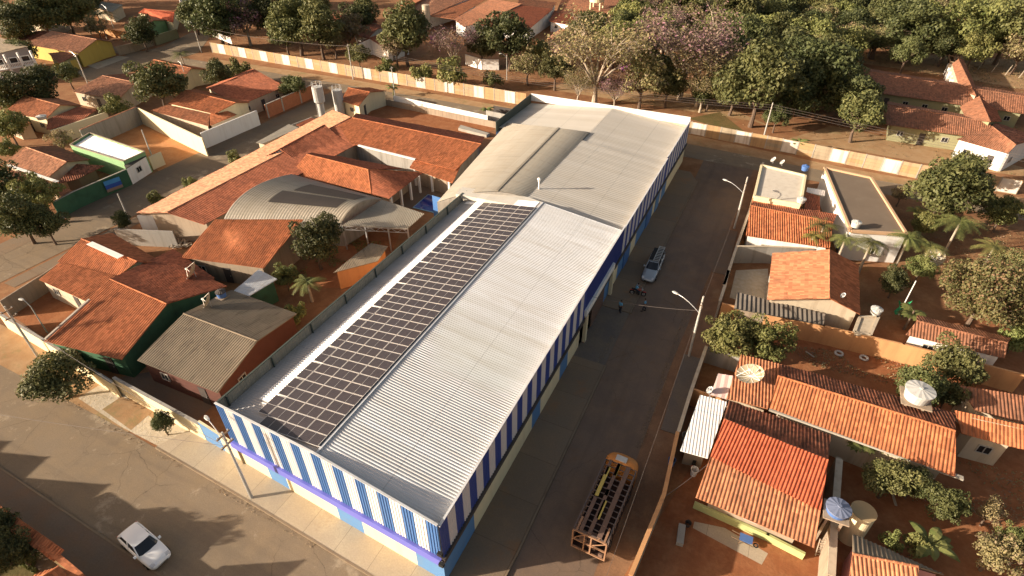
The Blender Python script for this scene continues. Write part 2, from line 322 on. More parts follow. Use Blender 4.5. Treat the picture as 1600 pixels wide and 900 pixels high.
    def build(s, name, mats, parent=None, loc=None, smooth=False, label=None):
        if not isinstance(mats, (list, tuple)): mats = [mats]
        me = bpy.data.meshes.new(name); L = loc if loc is not None else (parent['_o'] if parent is not None and '_o' in parent else (0, 0, 0))
        L = Vector(L); vs = [(v[0] - L.x, v[1] - L.y, v[2] - L.z) for v in s.v]
        me.from_pydata(vs, [], s.f)
        uvl = me.uv_layers.new(name='UVMap'); uvl.data.foreach_set('uv', np.array(s.uv, dtype=np.float32).ravel())
        for m in mats: me.materials.append(m)
        me.polygons.foreach_set('material_index', s.mi)
        if smooth: me.polygons.foreach_set('use_smooth', [True] * len(s.f))
        me.update(); o = bpy.data.objects.new(name, me); C.objects.link(o)
        if parent is not None:
            o.parent = parent
            if '_o' in parent: o['_o'] = tuple(parent['_o'])
        else: o.location = L
        if label: o['label'] = label
        return o
def tag(o, label=None, cat=None, group=None, kind=None):
    if label: o['label'] = label
    if cat: o['category'] = cat
    if group: o['group'] = group
    if kind: o['kind'] = kind
    return o
def thing(name, label, cat, loc, group=None):
    e = bpy.data.objects.new(name, None); C.objects.link(e); e.location = loc; e['_o'] = tuple(loc); e.empty_display_size = .3
    return tag(e, label, cat, group)
def lonething(mb, name, mats, label, cat, loc, group=None, smooth=False):
    o = mb.build(name, mats, loc=Vector(loc), smooth=smooth); return tag(o, label, cat, group)
def copytree(o, parent=None):
    c = o.copy(); C.objects.link(c); c.parent = parent
    for ch in list(o.children): copytree(ch, c)
    return c
def weld(o, d=.0005):
    b = bmesh.new(); b.from_mesh(o.data); bmesh.ops.remove_doubles(b, verts=b.verts, dist=d); bmesh.ops.recalc_face_normals(b, faces=b.faces); b.to_mesh(o.data); b.free(); return o
LAYER = [0.0]
def sheet(name, mat, poly, z, kind='structure'):
    mb = MB(); P = [Vector((p[0], p[1], 0)) for p in poly]
    a = sum(P[i].x * P[(i + 1) % len(P)].y - P[(i + 1) % len(P)].x * P[i].y for i in range(len(P)))
    if a < 0: P.reverse()
    mb.face([Vector((p.x, p.y, z)) for p in P]); o = mb.build(name, mat); o['kind'] = kind; return o
def slab(name, mat, poly, z0, z1):
    mb = MB(); mb.prism(poly, z0, z1); o = mb.build(name, mat); o['kind'] = 'structure'; return o

# ---------------------------------------------------------------- ground, roads, pavements
sheet('ground', SOIL, [(-900, -300), (900, -300), (900, 1200), (-900, 1200)], 0)
# street surfaces (each 4 mm above the one below)
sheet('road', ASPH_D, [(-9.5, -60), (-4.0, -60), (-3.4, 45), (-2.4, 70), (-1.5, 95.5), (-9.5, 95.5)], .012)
sheet('road', ASPH, [(-200, 8.1), (60, 7.5), (60, 13.6), (-18.7, 14.1), (-28.9, 14.75), (-44.3, 15.4), (-200, 17)], .016)
sheet('road', ASPH, [(-84.0, -60), (-77.6, -60), (-78.6, 97), (-85.2, 97)], .020)
sheet('road', ASPH, [(-260, 97), (-78, 97.4), (-46, 95.6), (-9, 94.6), (60, 92.5), (60, 98.6), (10, 98.6), (-14, 100.6), (-64, 101.6), (-131, 101.5), (-260, 101)], .024)
sheet('verge', SAND, [(-131, 101.5), (-64, 101.6), (-14, 100.6), (10, 98.6), (60, 98.6), (60, 101), (22.6, 101.2), (10.8, 101.5), (-12.5, 104.8), (-46, 103.9), (-90, 105.2), (-131, 104.2)], .028)
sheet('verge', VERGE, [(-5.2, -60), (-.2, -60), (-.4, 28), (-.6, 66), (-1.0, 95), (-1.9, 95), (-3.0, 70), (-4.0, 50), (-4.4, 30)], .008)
sheet('verge', SAND, [(-200, 17), (-44.3, 15.4), (-43, 18.4), (-200, 24)], .028)
sheet('verge', PAVE_S, [(-77.6, 24), (-75.6, 24), (-76.4, 96), (-78.5, 96)], .030)
sheet('verge', PAVE_S, [(-84.0, 10), (-85.2, 97), (-88.6, 97), (-87.0, 10)], .030)
slab('pavement', PAVE, [(-40.6, 15.3), (-28.9, 14.8), (-18.7, 14.2), (-9.3, 13.7), (-12.6, 16.1), (-39.4, 18.3)], .0, .14)
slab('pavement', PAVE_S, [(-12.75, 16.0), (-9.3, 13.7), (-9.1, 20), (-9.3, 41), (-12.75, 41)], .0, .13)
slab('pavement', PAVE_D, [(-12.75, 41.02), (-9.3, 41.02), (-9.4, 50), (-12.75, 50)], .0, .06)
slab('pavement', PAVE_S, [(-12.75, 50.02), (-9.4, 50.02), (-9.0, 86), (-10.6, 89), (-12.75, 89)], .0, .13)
slab('pavement', YARDC, [(-60, 4.9), (-28, 4.3), (-28, 7.75), (-38.7, 8.0), (-60, 8.6)], .0, .12)
slab('pavement', PAVE_D, [(-2.4, 35.5), (-.7, 35.5), (-.8, 46), (-2.6, 46)], .0, .10)
slab('pavement', YARDC, [(-2.6, 62), (-.9, 62), (-1.1, 73), (-3.1, 73)], .0, .11)
for k in range(14):      # kerb stones
    pass
mbk = MB(); KERB = M_plain('kerb_stone', (.24, .18, .12), .9, .2, .5, dirt=(.16, .1, .06), dirt_amt=.6)
for a, b in (((-40.6, 15.26), (-28.9, 14.76)), ((-28.9, 14.76), (-9.3, 13.62)), ((-9.2, 13.7), (-9.0, 20)), ((-9.0, 20), (-9.2, 41)), ((-9.3, 50), (-8.9, 86))):
    mbk.beam((a[0], a[1], .08), (b[0], b[1], .08), .14, .17)
for a, b in (((-60, 8.66), (-38.7, 8.06)), ((-38.7, 8.06), (-28, 7.8))): mbk.beam((a[0], a[1], .07), (b[0], b[1], .07), .14, .15)
o = mbk.build('kerb', KERB); o['kind'] = 'structure'
# lot surfaces
sheet('road', ASPH, [G(p) for p in D('00', 1330, 205, 1240, 330, 830, 445, 590, 530, 470, 450, 760, 355, 1020, 290, 1190, 205)], .032)
sheet('pavement', PAVE, [G(p) for p in D('00', 545, 412, 740, 350, 810, 358, 610, 432)], .044)
def lot(name, mat, c, *v, z=.008): return sheet(name, mat, [G(p) for p in D(c, *v)], z)
lot('dirt_lot', SOILO, '00', 650, 850, 860, 700, 1260, 860, 1290, 960, 1100, 1150, 900, 1000, z=.010)
lot('schoolyard_soil', SOILR, '01', 640, 640, 740, 600, 1530, 770, 1370, 900, 600, 740, z=.012)
lot('pale_stones', STONE, '20', 490, 690, 620, 610, 760, 650, 830, 720, 1010, 860, 1230, 850, 1290, 925, 1165, 1090, 1030, 1010, 760, 870, z=.034)
lot('dirt_path', SAND, '20', 640, 760, 760, 680, 960, 770, 820, 890, z=.040)
lot('yard_concrete', YARDC, '20', 740, 560, 960, 520, 1350, 720, 1230, 830, z=.012)
lot('yard_soil', SOILR, '20', 60, 160, 330, 20, 560, 80, 280, 310, z=.012)
lot('yard_soil', SOILR, '12', 1260, 1790, 1400, 900, 1600, 900, 1600, 2700, 700, 2700, z=.010)
lot('yard_soil', SOILR, '13', 0, 1100, 1600, 1100, 1600, 2700, 0, 2700, z=.010)
lot('yard_soil', SOILR, '23', 200, 330, 900, 480, 1100, 620, 800, 690, 200, 560, z=.014)
lot('concrete_patch', PAVE, '32', 1140, 560, 1330, 600, 1600, 760, 1560, 830, 1130, 600, z=.014)
lot('pool_terrace', YARDC, '11', 960, 200, 1240, 260, 1110, 430, 760, 360, z=.016)
lot('garden_soil', SOILR, '11', 500, 530, 900, 560, 760, 900, 200, 900, z=.014)
lot('school_ground', SAND, '03', 400, 370, 1100, 470, 1600, 560, 1600, 380, 1200, 350, 450, 330, z=.012)
lot('school_yard_ground', SAND, 'f', 1215, 222, 1300, 196, 1440, 226, 1540, 246, 1600, 262, 1600, 276, 1440, 254, 1330, 234, z=.010)
lot('wood_clearing', SAND, 'f', 860, 140, 1180, 190, 1220, 205, 1100, 150, 900, 120, z=.010)
lot('lawn_verge', GRASS, '02', 1100, 740, 1500, 860, 1300, 700, z=.012)
lot('garden_grass', GRASS, '30', 0, 530, 200, 640, 330, 800, 200, 900, 0, 900, z=.014)

# ---------------------------------------------------------------- building helpers
def inset(loop, d, dz=-.1):
    c = sum((Vector((p.x, p.y, 0)) for p in loop), Vector()) / len(loop); out = []
    for p in loop:
        v = Vector((p.x, p.y, 0)) - c; l = v.length; v = v * (max(l - d, l * .6) / l) if l > 0 else v
        out.append(Vector((c.x + v.x, c.y + v.y, p.z + dz)))
    return out
def walls_mb(loop, z0=0):
    mb = MB(); n = len(loop)
    for i in range(n):
        a, b = loop[i], loop[(i + 1) % n]; mb.face([(a.x, a.y, z0), (b.x, b.y, z0), b, a])
    return mb
def openings(T, loop, k=3, zt=2.6, wallmat=None, frame=None):
    frame = frame or POLEM; n = len(loop); area = sum(loop[i].x * loop[(i + 1) % n].y - loop[(i + 1) % n].x * loop[i].y for i in range(n)); cnt = 0
    for i in range(n):
        a, b = loop[i].copy(), loop[(i + 1) % n].copy(); a.z = b.z = 0; d = b - a; L = d.length
        if L < 2.2 or cnt >= k: continue
        d.normalize(); nn = Vector((d.y, -d.x, 0)) * (1 if area > 0 else -1)
        if nn.dot(Vector((0, 0, 0)) - (a + b) / 2) <= 0: continue
        m = max(1, int(L / 3.2)); rz = math.atan2(d.y, d.x)
        for j in range(m):
            if cnt >= k: break
            p = a + d * L * (j + .5) / m + nn * .02
            if cnt == 1 and L > 3:
                dr = MB(); dr.box(p + Vector((0, 0, 1.05)), (.9, .07, 2.1), rz); do = dr.build('door', IRON, T)
                h = MB(); h.box(p + nn * .06 + d * .35 + Vector((0, 0, 1.05)), (.05, .08, .16), rz); h.build('handle', STEEL, do)
            else:
                w = MB()
                for sx, sz, dx, dz in ((1.0, .06, 0, .4), (1.0, .06, 0, -.4), (.06, .8, -.47, 0), (.06, .8, .47, 0), (.04, .75, 0, 0)):
                    w.box(p + d * dx + Vector((0, 0, 1.55 + dz)) + nn * .03, (sx, .1, sz), rz)
                wo = w.build('window', frame, T)
                g = MB(); g.box(p + Vector((0, 0, 1.55)), (.92, .05, .75), rz); g.build('pane', GLASS, wo)
            cnt += 1
def ridge(mb, a, b, r=.1, n=8):
    a, b = Vector(a), Vector(b); L = (b - a).length; k = max(2, int(L / .45)); pts = []; rs = []
    for i in range(k):
        pts += [a.lerp(b, i / k), a.lerp(b, (i + .92) / k)]; rs += [r, r * .82]
    mb.tube(pts, rs, n)
def house(name, label, cat, panels, loop, roofmat, wallmat, ridges=(), pitch=.27, amp=.052, prof='tile', ins=.45, win=3, capmat=None, wall_label=None, group=None):
    c = sum(loop, Vector()) / len(loop); T = thing(name, label, cat, (c.x, c.y, 0), group)
    lp = inset(loop, ins); w = walls_mb(lp).build('wall', wallmat, T)
    if wall_label: w['label'] = wall_label
    mats = []; mb = MB(); extra = []
    for p in panels:
        mt = roofmat
        if isinstance(p, tuple): p, mt = p
        if mt not in mats: mats.append(mt)
        mb.corr(p, pitch, amp, prof, m=mats.index(mt), uoff=random.random() * 9)
    R = mb.build('roof', mats, T)
    for a, b in ridges:
        rb = MB(); ridge(rb, a, b); rb.build('ridge_cap', capmat or roofmat, R)
    if win: openings(T, lp, win)
    T['_loop'] = 1
    return T
def gable(name, label, pts, ze, zr, roofmat, wallmat, cat='house', mirror=True, backmat=None, zb=None, **kw):
    zr = ze + (zr - ze) * .82
    K0, K1 = G(pts[0], zr), G(pts[1], zr); L0, L1 = G(pts[2], ze), G(pts[3], ze)
    if len(pts) > 4: R0, R1 = G(pts[4], zb or ze), G(pts[5], zb or ze)
    else: R0, R1 = K0 * 2 - L0, K1 * 2 - L1; R0.z = R1.z = ze
    loop = [L0, L1, K1, R1, R0, K0]
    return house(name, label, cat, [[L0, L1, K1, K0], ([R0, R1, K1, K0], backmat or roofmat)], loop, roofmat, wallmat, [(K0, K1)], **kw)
def shed(name, label, pts, zs, roofmat, wallmat, cat='house', **kw):
    P = [G(p, z) for p, z in zip(pts, zs)]
    return house(name, label, cat, [P], P, roofmat, wallmat, **kw)
def wallrun(label, pts, h, mat, t=.15, name='boundary_wall', cat='wall', cap=None, z=None, group=None):
    P = [G(p, h) for p in pts]; T = thing(name, label, cat, (P[0].x, P[0].y, 0), group)
    mb = MB()
    for a, b in zip(P, P[1:]):
        d = (b - a).normalized() * t / 2; mb.beam((a.x - d.x, a.y - d.y, h / 2), (b.x + d.x, b.y + d.y, h / 2), t, h)
    mb.build('wall_body', mat, T)
    if cap:
        cb = MB()
        for a, b in zip(P, P[1:]): cb.beam((a.x, a.y, h + .03), (b.x, b.y, h + .03), t + .1, .06)
        cb.build('coping', cap, T)
    return T

# ---------------------------------------------------------------- the long warehouse
NL = Vector((-32.6, 17.15, 0)); NR = Vector((-12.6, 15.97, 0)); NM = NL.lerp(NR, .5)
YA, YB, YC = 56.3, 77.2, 93.0
XR, XL, XK = -12.6, -32.6, -22.6
WT = thing('warehouse', 'long warehouse with blue and white striped cladding and corrugated metal roof', 'warehouse', (-22.6, 17, 0))
# lower masonry walls: cream with blue sections
def strip_wall(a, b, z0, z1, cuts, mats, off=0.0, mb=None):
    d = (b - a).normalized(); n = Vector((d.y, -d.x, 0))
    mb = mb or MB(); xs = [0] + [c for c in cuts if 0 < c < (b - a).length] + [(b - a).length]
    for i in range(len(xs) - 1):
        p, q = a + d * xs[i] + n * off, a + d * xs[i + 1] + n * off
        mb.face([(p.x, p.y, z0), (q.x, q.y, z0), (q.x, q.y, z1), (p.x, p.y, z1)], m=i % 2)
    return mb
def along(px, py): return (G((px, py)) - NL).length
LW = G((309, 660), 2.4); LW.z = 0; LF_ = (NR - LW).length
cf = [(G(p) - LW).length for p in [(330 + 0 / 2.6475, 690), (330 + 52 / 2.6475, 560 + 395 / 2.6475), (423.7, 751), (452.7, 768), (532, 813), (570, 837), (653, 885)]]
mb = strip_wall(LW, NR, 0, 2.45, [2.6, 5.2, cf[2], cf[3], cf[4], cf[5], cf[6]], None)
mb = MB(); d = (NR - LW).normalized()
xs = [0, (G((352, 709)) - LW).length, cf[2], cf[3], cf[4], cf[5], cf[6], LF_]
for i in range(7):
    p, q = LW + d * xs[i], LW + d * xs[i + 1]; mb.face([(p.x, p.y, 0), (q.x, q.y, 0), (q.x, q.y, 2.5), (p.x, p.y, 2.5)], m=0 if i % 2 == 0 else 1)
mb.face([(LW.x, LW.y, 2.5), (NL.x, NL.y, 2.5), (NL.x, NL.y + .2, 2.5), (LW.x, LW.y + .2, 2.5)], m=1)
mb.face([(LW.x, LW.y + .2, 0), (NL.x, NL.y + .2, 0), (NL.x, NL.y + .2, 2.5), (LW.x, LW.y + .2, 2.5)], m=1)
mb.build('front_wall', [BLUE_W, CREAM], WT)
mb = MB(); mb.face([(XL, NL.y, 0), (XL, 96, 0), (XL, 96, 5.2), (XL, NL.y, 5.2)]); mb.face([(XL, YC, 0), (XR, YC - .4, 0), (XR, YC - .4, 7.2), (XL, YC, 7.2)])
mb.build('back_wall', BEIGE, WT)
# right side wall
sw = [G(p).y for p in [(739, 828), (831, 672), (847, 650), (875, 596), (889, 575), (914, 527), (927, 512)]]
ys = [NR.y, sw[0], sw[1], sw[2], sw[3], sw[4], sw[5], sw[6], 42.5, 50.5, 53, 55.5, 61, 63.5, 67, 72, 77, 80, 86, YC - .4]
cl = [0, 1, 0, 1, 0, 1, 0, 1, 2, 0, 1, 0, 1, 0, 0, 1, 0, 1, 1]
mb = MB()
for i in range(len(ys) - 1): mb.face([(XR, ys[i], 0), (XR, ys[i + 1], 0), (XR, ys[i + 1], 3.3), (XR, ys[i], 3.3)], m=cl[i])
mb.build('side_wall', [BLUE_W, CREAM, RAW], WT)
# striped corrugated cladding
def cladding(a, b, zb, zt0, zt1, first, wd, mats, name, solid=(), mid=None):
    mb = MB(); d = (b - a).normalized(); n = Vector((d.y, -d.x, 0)); L = (b - a).length; PR = [(0, 0), (.2, 1), (.5, 1), (.7, 0)]; us = []; k = 0
    while k * .24 < L:
        us += [((k + t) * .24, h * .045) for t, h in PR if (k + t) * .24 < L]; k += 1
    us.append((L, 0))
    def top(u): t = u / L; return (zt0 + (zt1 - zt0) * t) if mid is None else (zt0 + (mid - zt0) * 2 * t if t < .5 else mid + (zt1 - mid) * (2 * t - 1))
    for (u, h), (v, g) in zip(us, us[1:]):
        p, q = a + d * u + n * (h + .05), a + d * v + n * (g + .05); m = (int(u / wd) + first) % 2
        for s0, s1, sm in solid:
            if s0 <= u <= s1: m = sm
        mb.face([(p.x, p.y, zb), (q.x, q.y, zb), (q.x, q.y, top(v)), (p.x, p.y, top(u))], m=m)
    # back sheet and top edge
    p, q, r = a, b, a.lerp(b, .5); zm = top(L / 2)
    mb.face([(p.x, p.y, zb), (q.x, q.y, zb), (q.x, q.y, zt1), (r.x, r.y, zm), (p.x, p.y, zt0)], m=2)
    for (u, v) in ((0, L / 2), (L / 2, L)):
        A, B = a + d * u, a + d * v; A.z = top(u) + .02; B.z = top(v) + .02; mb.beam(A + n * .05, B + n * .05, .16, .05, m=2)
    return mb.build(name, mats, WT)
cladding(NL, NR, 3.35, 7.55, 7.15, 0, .955, [CLB, CLW, GALV], 'front_cladding', mid=7.9)
SA = Vector((XR, NR.y, 0))
cladding(SA, Vector((XR, YA, 0)), 3.3, 6.95, 6.95, 0, .955, [CLB_SHADE, CLW_SHADE, GALV, BLUE_D], 'side_cladding', solid=((27.5, 99, 3),))
cladding(Vector((XR, YA, 0)), Vector((XR, YB, 0)), 3.3, 6.75, 6.75, 1, .955, [CLB_SHADE, CLW_SHADE, GALV], 'side_cladding')
cladding(Vector((XR, YB, 0)), Vector((XR, YC - .4, 0)), 3.3, 7.0, 7.0, 0, .955, [CLB_SHADE, CLW_SHADE, GALV], 'side_cladding')
mb = MB(); mb.beam(NL + Vector((0, -.12, 3.0)), NR + Vector((0, -.12, 2.9)), .3, .75); mb.build('front_band', INDIGO, WT)
mb = MB(); mb.beam((XR + .1, NR.y - .1, 3.1), (XR + .1, YC - .4, 3.1), .28, .4); mb.build('side_band_shaded', IRON, WT)  # front band carried round; its shade here is painted in as a dark colour
# left parapet: grey sheet with posts and a dark rail
mb = MB(); mb.corr([(XL, 17.2, 5.2), (XL, YA - 1.5, 5.2), (XL, YA - 1.5, 7.35), (XL, 17.2, 7.45)], .25, .03, 'trap', thick=.03)
lp = mb.build('left_parapet', GREYR, WT)
mb = MB(); mb.beam((XL, 17.1, 7.47), (XL, YA - 1.4, 7.37), .16, .06)
for k in range(9): y = 18 + k * 4.7; mb.box((XL + .12, y, 6.8), (.12, .1, 1.1))
mb.build('parapet_rail', M_plain('rail_green_and_shade', (.06, .075, .065), .6), lp)
# roofs
def zA(x): return 6.35 + (7.65 - 6.35) * (1 - abs(x - XK) / 10.0)
nx = lambda x: NL.y + (x - XL) / 20 * (NR.y - NL.y) + .08
zl, zk = 6.35, 7.65
def roofpart(panels, mat, name='roof', pitch=.3, amp=.055, prof='trap', lab=None):
    mb = MB()
    for p in panels: mb.corr(p, pitch, amp, prof, thick=.05)
    return mb.build(name, mat, WT, label=lab)
roofpart([[(XR - .05, nx(XR), zl), (XR - .05, YA, zl), (XK, YA, zk), (XK, nx(XK), zk)]], GALV, pitch=.24, amp=.036)
rA = roofpart([[(XL + .05, YA - .1, zl), (XL + .05, nx(XL), zl), (XK - .004, nx(XK), zk), (XK - .004, YA - .1, zk)]], GALV_SHADE, pitch=.24, amp=.036, lab='left slope behind the parapet with its shade toned grey')
mb = MB(); sx0, sx1 = XK - 8.1, XK - 6.6  # new white sheets, with sun glare also put into their pale colour
mb.corr([(sx0, YA - 1.2, zA(sx0) + .075), (sx0, 19.3, zA(sx0) + .075), (sx1 + .8, 19.3, zA(sx1 + .8) + .075), (sx1 + .8, YA - 1.2, zA(sx1 + .8) + .075)], .24, .036, 'trap', thick=.01)
mb.corr([(sx0 - 1.2, YA - .1, zA(sx0 - 1.2) + .08), (sx0 - 1.2, YA - 2.4, zA(sx0 - 1.2) + .08), (XK - .4, YA - 2.4, zA(XK - .4) + .08), (XK - .4, YA - .1, zA(XK - .4) + .08)], .24, .036, 'trap', thick=.01)
mb.build('sunlit_white_sheet', GALVW, WT)
mb = MB(); mb.beam((XK, nx(XK), zk + .07), (XK, YA, zk + .05), .16, .04); mb.build('ridge_flashing', GALV, WT)
XKB = G((868, 262), 7.0).x
B0, B1 = G((824, 309), 7.2), G((912, 215), 7.2); eB = 5.9
kx = (B0.x + B1.x) / 2
roofpart([[(XR - .05, YA + .02, eB), (XR - .05, YB, eB), (kx, YB, 7.2), (kx, YA + .02, 7.2)]], CREAMR, pitch=.45, amp=.02, lab='aged cream metal slope of the middle section')
roofpart([[(XR - .05, YB + .02, eB - .15), (XR - .05, YC - .5, eB - .15), (kx, YC - .2, 7.05), (kx, YB + .02, 7.05)]], CREAMR, pitch=.45, amp=.02)
C0, C1 = G((797, 190), 5.2), G((848, 150), 5.2); cx = (C0.x + C1.x) / 2
roofpart([[(cx, YC - .1, 5.6), (cx, YB + 3, 5.6), (kx - .01, YB + 3, 7.05), (kx - .01, YC - .1, 7.05)]], CREAMR, pitch=.45, amp=.02)
mb = MB(); mb.beam((cx, YC, 6.7), (XR + .0, YC - .4, 6.9), .2, 1.2); mb.build('rear_parapet', WHITE, WT)
mb = MB(); mb.beam((cx, YB + 2, 6.0), (cx, YC, 6.4), .1, 1.7); mb.build('rear_left_parapet', MATS['rail_green_and_shade'], WT)  # dark rail colour reused: shade on the inner face is painted in
mb = MB(); mb.face([(cx, YB + 2.9, 0), (kx, YB + 2.9, 0), (kx, YB + 2.9, 6.6), (cx, YB + 2.9, 5.1)], m=0); mb.face([(cx, YB + 2, 0), (cx, YC, 0), (cx, YC, 6), (cx, YB + 2, 6)])
mb.build('rear_hall_wall', CLB, WT)
# entrance canopy on the street side
mb = MB(); mb.box((XR + .2, 48.0, 3.9), (.26, 9.4, .7)); mb.build('entrance_fascia', WHITE, WT)
for y in (43.6, 52.4):
    mb = MB(); mb.box((XR + .22, y, 1.72), (.34, .45, 3.42)); mb.build('column', CREAM, WT)
mb = MB(); mb.box((XR + .06, 48, 1.7), (.1, 4.2, 3.2)); mb.build('entrance_door', RUST, WT)
for y in (59.0, 69.5, 74.5):
    w = MB(); w.box((XR + .06, y, 1.5), (.08, 2.2, 2.8)); w.build('shutter', CLB if y < 70 else BLUE_W, WT)
# downpipe, chimney duct
mb = MB(); mb.tube([(-22, 0, 0), (-22, 0, 0)], .1) if False else None
# vaulted hall
Ln, Cn, Rn = G((683, 316), 5.8), G((776, 299), 7.75), G((822, 309), 7.2)
Lf, Cf, Rf = G((793, 192), 5.8), G((873, 200), 7.75), G((905, 214), 7.2); Rn.x = Rf.x = kx + .02; Rf.y += 2.5
def quadp(a, b, c, t, tc=.62):
    return a * ((t - tc) * (t - 1) / (tc)) + b * (t * (t - 1) / (tc * (tc - 1))) + c * (t * (t - tc) / (1 - tc))
VT = thing('vaulted_hall', 'tan barrel-vaulted metal hall joined to the left of the middle warehouse', 'hall', ((Ln.x + Rn.x) / 2, Ln.y, 0))
mb = MB(); nn = 22; mm = 60
for i in range(nn):
    t0, t1 = i / nn, (i + 1) / nn; a0, a1 = quadp(Ln, Cn, Rn, t0), quadp(Ln, Cn, Rn, t1); b0, b1 = quadp(Lf, Cf, Rf, t0), quadp(Lf, Cf, Rf, t1)
    for j in range(mm):
        s0, s1, s2 = j / mm, (j + .5) / mm, (j + 1) / mm; u = Vector((0, 0, .05))
        mb.face([a0.lerp(b0, s0), a1.lerp(b1, s0), a1.lerp(b1, s1) + u, a0.lerp(b0, s1) + u]); mb.face([a0.lerp(b0, s1) + u, a1.lerp(b1, s1) + u, a1.lerp(b1, s2), a0.lerp(b0, s2)])
mb.build('roof', TANR, VT)
mb = MB(); mb.beam(Cn + Vector((0, 0, .08)), Cf + Vector((0, 0, .08)), .3, .05); mb.build('crest_seam', GREYR, VT)
mb = MB()
for A, B, Cc in ((Ln, Cn, Rn), (Lf, Cf, Rf)):
    pts = [quadp(A, B, Cc, i / 12) - Vector((0, 0, .05)) for i in range(13)]
    mb.face([(A.x, A.y, 0)] + pts + [(Cc.x, Cc.y, 0)])
mb.face([(Ln.x, Ln.y, 0), (Lf.x, Lf.y, 0), Lf, Ln]); mb.build('wall', GREYW, VT)
mb = MB(); P = [G(p, 7.35) for p in D('f', 722, 292, 826, 308, 853, 318, 800, 320, 712, 303)]; mb.prism([(p.x, p.y) for p in P], 6.9, 7.35)
mb.build('roof_flashing', M_metal('flashing', (.7, .66, .58), .5, .1, amt=.1), VT)
# narrow side roof along the left parapet
P = [G(p, 3.4) for p in D('f', 655, 333, 676, 337, 470, 500, 430, 545, 395, 567)]
a, b = G((668, 318), 3.3), G((352, 600), 3.3)
ST = thing('side_lean_to', 'narrow light metal lean-to roof running along the warehouse left parapet', 'lean-to', (-34, 36, 0))
A0, A1 = Vector((XL - .02, 21, 4.0)), Vector((XL - .02, 53, 4.0)); B0_, B1_ = Vector((-33.6, 21, 3.7)), Vector((-35.6, 53, 3.6))
mb = MB(); mb.corr([B0_, B1_, A1, A0], .5, .05, 'trap'); mb.build('roof', GALV, ST)
mb = MB(); mb.face([(B0_.x, B0_.y, 0), (B1_.x, B1_.y, 0), B1_ - Vector((0, 0, .1)), B0_ - Vector((0, 0, .1))]); mb.build('wall', ORW, ST)

# solar panels: three landscape columns and one portrait column
slope = math.atan2(zk - zl, 10.0); PW, PH = 1.93, 1.0
def panel_proto():
    o = thing('solar_panel', 'dark solar panel with thin pale frame in the rooftop array', 'solar panel', (0, 0, 0), 'solar panels laid in rows on the warehouse roof')
    mb = MB()
    for s in (-1, 1):
        mb.box((0, s * (PH / 2 - .02), 0), (PW - .02, .03, .045)); mb.box((s * (PW / 2 - .025), 0, 0), (.028, PH - .05, .045))
    mb.box((0, 0, .012), (.018, PH - .1, .02)); mb.build('panel_frame', M_plain('panel_alu', (.66, .62, .58), .4, .03, metal=.3), o)
    mb = MB(); mb.box((0, 0, -.002), (PW - .05, PH - .06, .03)); mb.build('panel_glass', PVG, o); return o
m, nt, b_ = newmat('pv_cells'); tc = nt.nodes.new('ShaderNodeTexCoord'); br = nt.nodes.new('ShaderNodeTexBrick'); br.offset = 0
oi = nt.nodes.new('ShaderNodeObjectInfo')
br.inputs['Scale'].default_value = 1; br.inputs['Brick Width'].default_value = .163; br.inputs['Row Height'].default_value = .163; br.inputs['Mortar Size'].default_value = .004
br.inputs['Color1'].default_value = (.045, .038, .042, 1); br.inputs['Color2'].default_value = (.055, .046, .05, 1); br.inputs['Mortar'].default_value = (.12, .1, .1, 1)
nt.links.new(tc.outputs['Object'], br.inputs[0]); cc = mix(nt, oi.outputs['Random'], br.outputs[0], mix(nt, .35, br.outputs[0], (.06, .045, .045)))
nt.links.new(cc, b_.inputs['Base Color']); b_.inputs['Roughness'].default_value = .38; b_.inputs['Specular IOR Level'].default_value = .5; PVG = m
pp = panel_proto(); first = True
Y0 = 17.1; rows = int((YA - .7 - Y0) / 1.015)
def putp(x, y, rot):
    global first
    o = pp if first else copytree(pp); first = False
    o.location = (x, y, zA(x) + .17); o.rotation_euler = (Matrix.Rotation(-slope, 4, 'Y') @ Matrix.Rotation(rot, 4, 'Z')).to_euler()
for r in range(rows):
    for c in range(3):
        if r == 0 and c == 2: pass
        x = XK - .2 - (c + .5) * 1.945 * math.cos(slope); putp(x, Y0 + r * 1.015 + .5, 0)
for r in range(1, (rows - 1) // 2 + 1):
    x = XK - .2 - 5.84 * math.cos(slope) - .52; putp(x, Y0 + (2 * r - 1) * 1.015 + 1.0, math.pi / 2)

# ---------------------------------------------------------------- houses on the left
g = gable
# rows near the front street
g('house', 'tile roofed house with a white strip along its ridge by the left street', D('10', 510, 592, 860, 735, 360, 735, 735, 830), 2.9, 4.3, T_ORANGE, GREYW)
b = MB(); K0, K1 = G((143, 378), 4.35), G((192, 400), 4.25); b.beam(K0 + Vector((0, -.25, 0)), K1 + Vector((0, -.25, 0)), .7, .05); lonething(b, 'roof_sheet', WHITE, 'white metal strip lying along a tiled ridge by the left street', 'roof sheet', K0)
shed('house', 'lower lean-to tile roof attached in front of the white-ridged house', D('f', 61, 437, 133, 470, 185, 432, 93, 410), [2.5, 2.5, 3.1, 3.1], T_ORANGE, BEIGE, win=2)
g('house', 'wide terracotta roofed house with dark stains and a grey gutter at the front wall', D('f', 172, 436, 261, 475, 69, 533, 190, 562), 2.8, 4.6, T_ORANGE, GREEN, backmat=T_RED, win=2)
b = MB(); b.beam(G((140, 468), 4.2), G((71, 530), 3.05), .22, .18); lonething(b, 'roof_gutter', CONC, 'grey concrete gutter edging the stained terracotta roof by the front street', 'gutter', G((71, 530)))
shed('house', 'dark red flat-pitched tile roof behind the green gable wall', D('f', 172, 436, 262, 474, 355, 447, 270, 411), [4.0, 4.1, 3.6, 3.6], T_RED, GREEN, win=1)
